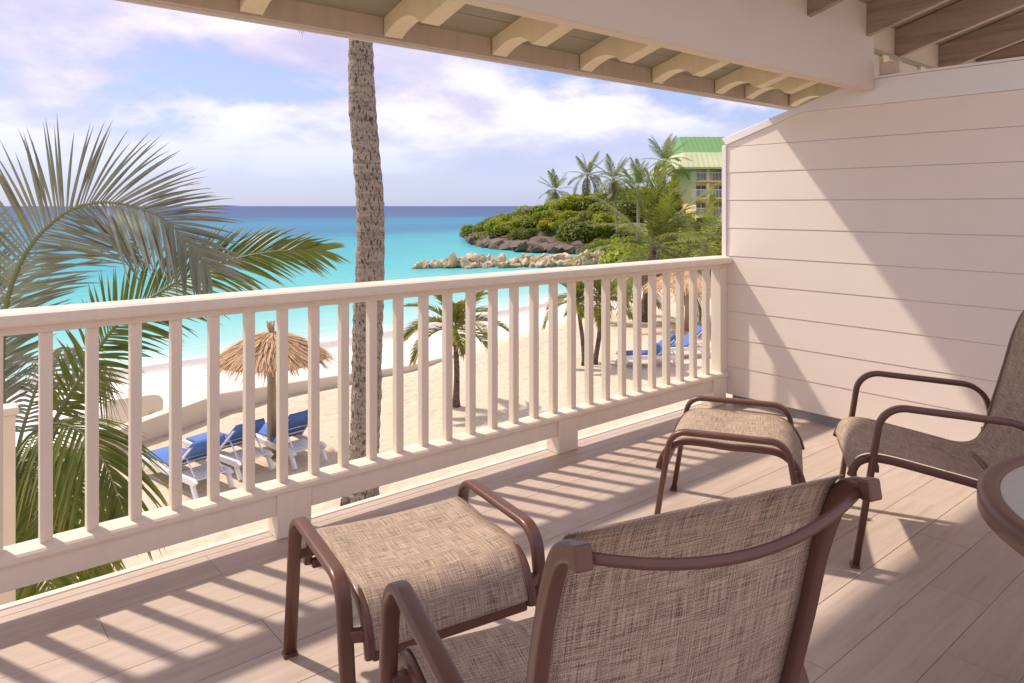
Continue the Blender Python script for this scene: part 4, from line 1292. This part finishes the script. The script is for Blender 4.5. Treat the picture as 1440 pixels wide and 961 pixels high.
# taller bushy growth behind the palms at right
for k in range(46):
    px = rg.uniform(835, 1020); d = rg.uniform(74, 92) if px < 900 else rg.uniform(50, 84)
    p = at(px, 330, d)
    z = max(SEA_Z+0.8, head_h(p.x, p.y))
    t = shrub(p.x, p.y, rg.uniform(1.9, 3.4), 'd' if rg.random() < 0.6 else 'g', z)
    t['label'] = 'bushy growth on the low shore behind the breakwater root'; t['group'] = 'low shore bushes'

# low land that carries them, joined to the beach on the right
def low_land():
    mb = MB(); xs = [36+i*2.5 for i in range(60)]; ys = [18+i*2.0 for i in range(34)]
    def hgt(x, y):
        edge = 40 + (x-44)*0.62
        e = (edge - y)/9.0 + 0.25*noise.noise((x*0.12, y*0.12, 8))
        return SEA_Z - 1.0 + 2.2*smooth01(-0.15, 0.9, e)*smooth01(40, 56, x+0.2*y-6)
    vs = [(x, y, hgt(x, y)) for x in xs for y in ys]; n = len(ys)
    mb.add(vs, [(i*n+j, (i+1)*n+j, (i+1)*n+j+1, i*n+j+1) for i in range(len(xs)-1) for j in range(n-1)])
    tag(mb.build('shore_land', M['scrub'], None, True), 'low scrubby shore joining the beach to the headland', 'shore', kind='structure')
low_land()

# ------------------------------------------------------------------ far palms
WD = math.atan2(-C_, S_)      # towards picture-right: the breeze leans the crowns
def far_palm(px, base_y, topx, topy, d, r, label, count, scale, seed, **kw):
    b = at(px, base_y, d); top = at(topx, topy, d)
    return coco('coconut_palm', b, top, r, label, None, count, scale, seed, **kw)
far_palm(781, 300, 781, 268, 112, 0.20, 'slim far palm standing against the sky, leftmost on the headland', 20, 1.0, 1, el1=-70)
far_palm(826, 300, 826, 247, 104, 0.20, 'second far palm from the left on the headland crest', 22, 1.05, 2, wind=0.4, wd=WD, el1=-60)
far_palm(869, 330, 862, 252, 80, 0.17, 'far palm with brown hanging dead fronds and a pale trunk', 18, 0.85, 3, wind=0.6, wd=WD, dry=9, el1=-30, mat=M['bark'])
far_palm(898, 340, 897, 262, 60, 0.15, 'narrow palm with upright fronds just left of the large leafy palm', 13, 0.66, 4, el0=85, el1=20)
far_palm(934, 330, 935, 228, 62, 0.16, 'palm with a small compact crown in front of the green roofed building', 20, 0.72, 6, el1=-40)
# large leafy palm nearer on the sand
b6 = on_z(905, 453, SAND_Z); d6 = b6.x*C_+b6.y*S_
coco('coconut_palm', b6, at(919, 348, d6), 0.19, 'large leafy palm with long arching fronds rising from the sand at right', None, 26, 0.98, 8, mat=M['bark_dark'], wind=0.55, wd=WD, dry=4, el0=88, el1=-35)
far_palm(990, 430, 992, 345, 38, 0.17, 'leafy palm half hidden by the partition wall edge', 16, 0.85, 10, wind=0.4, wd=WD, el0=62, el1=-40)

# ------------------------------------------------------------------ building with the green roof
def building():
    D = 78.0
    o = at(1000, 290, D)
    z = lambda py: CAM_H - (py-290)/1020.0*D
    t = tag(empty('hotel_building', (o.x, o.y, SEA_Z+1), math.atan2(-C_, S_)), 'pale yellow three storey building with green metal roof and white balconies', 'building')
    zo = SEA_Z+1
    k = D/1020.0
    X = lambda px: (px-1000)*k          # picture-right along the front
    Zr = lambda py: z(py)-zo
    MB().box(X(984), X(1150), 1.6, 14, 0, Zr(236)).build('wall', M['yellow'], t)
    # hipped lower roof and steep upper roof, with standing seams
    rl_ = MB()
    a0, a1 = X(950), X(1185)
    rl_.add([(a0, -1.2, Zr(236)), (a1, -1.2, Zr(236)), (a1, 16, Zr(236)), (a0, 16, Zr(236)),
             (X(970), 2.6, Zr(212)), (X(1165), 2.6, Zr(212)), (X(1165), 12, Zr(212)), (X(970), 12, Zr(212)),
             (a0, -1.2, Zr(238.5)), (a1, -1.2, Zr(238.5)), (a1, 16, Zr(238.5)), (a0, 16, Zr(238.5))],
            [(0,1,5,4),(1,2,6,5),(2,3,7,6),(3,0,4,7),(4,5,6,7),(0,8,9,1),(1,9,10,2),(2,10,11,3),(3,11,8,0),(8,11,10,9)])
    lowr = rl_.build('lower_roof', M['pale_roof'], t)
    ru = MB()
    ru.add([(X(970), 2.6, Zr(212.5)), (X(1165), 2.6, Zr(212.5)), (X(1165), 12, Zr(212.5)), (X(970), 12, Zr(212.5)),
            (X(975.5), 6.2, Zr(185)), (X(1160), 6.2, Zr(185)), (X(1160), 8.4, Zr(185)), (X(975.5), 8.4, Zr(185))],
           [(0,1,5,4),(1,2,6,5),(2,3,7,6),(3,0,4,7),(4,5,6,7),(0,3,2,1)])
    up = ru.build('upper_roof', M['green_roof'], t)
    for i in range(14):
        q = X(972)+i*0.55
        MB().bar((q, 2.62, Zr(212.5)+0.02), (q+0.2, 6.2, Zr(185)+0.02), 0.05, 0.06).build('roof_seam', M['green_roof'], up)
        MB().bar((q-0.6, -1.18, Zr(236)+0.03), (q, 2.6, Zr(212)+0.03), 0.05, 0.06).build('roof_seam', M['pale_roof'], lowr)
    for fl, (top, bot) in enumerate(((238.5, 256), (258, 280), (282, 306))):
        MB().box(X(984)-0.1, X(1150), 0.0, 1.598, Zr(bot)-0.02, Zr(bot)+0.16).build('balcony_slab', M['yellow'], t)
        for i in range(5):
            c = X(996 + i*25)
            MB().box(c-0.13, c+0.13, 0.02, 0.28, Zr(bot)+0.161, Zr(top)-0.01).build('column', M['yellow'], t)
            w = MB().box(X(978.5+6 + i*25 - 0), X(978.5+6+i*25)+1.0, 1.54, 1.598, Zr(bot)+0.165, Zr(top+3)).build('window', M['window'], t)
            MB().box(X(984.5+i*25)+0.47, X(984.5+i*25)+0.53, 1.50, 1.539, Zr(bot)+0.166, Zr(top+3)).build('mullion', M['yellow'], w)
            rb = MB().box(c-1.78, c-0.14, 0.08, 0.14, Zr(bot)+0.95, Zr(bot)+1.03).build('balcony_rail', M['plastic'], t)
            for j in range(11):
                q = c-1.72+j*0.155
                MB().box(q-0.022, q+0.022, 0.09, 0.13, Zr(bot)+0.162, Zr(bot)+0.95).build('baluster', M['plastic'], rb)
building()
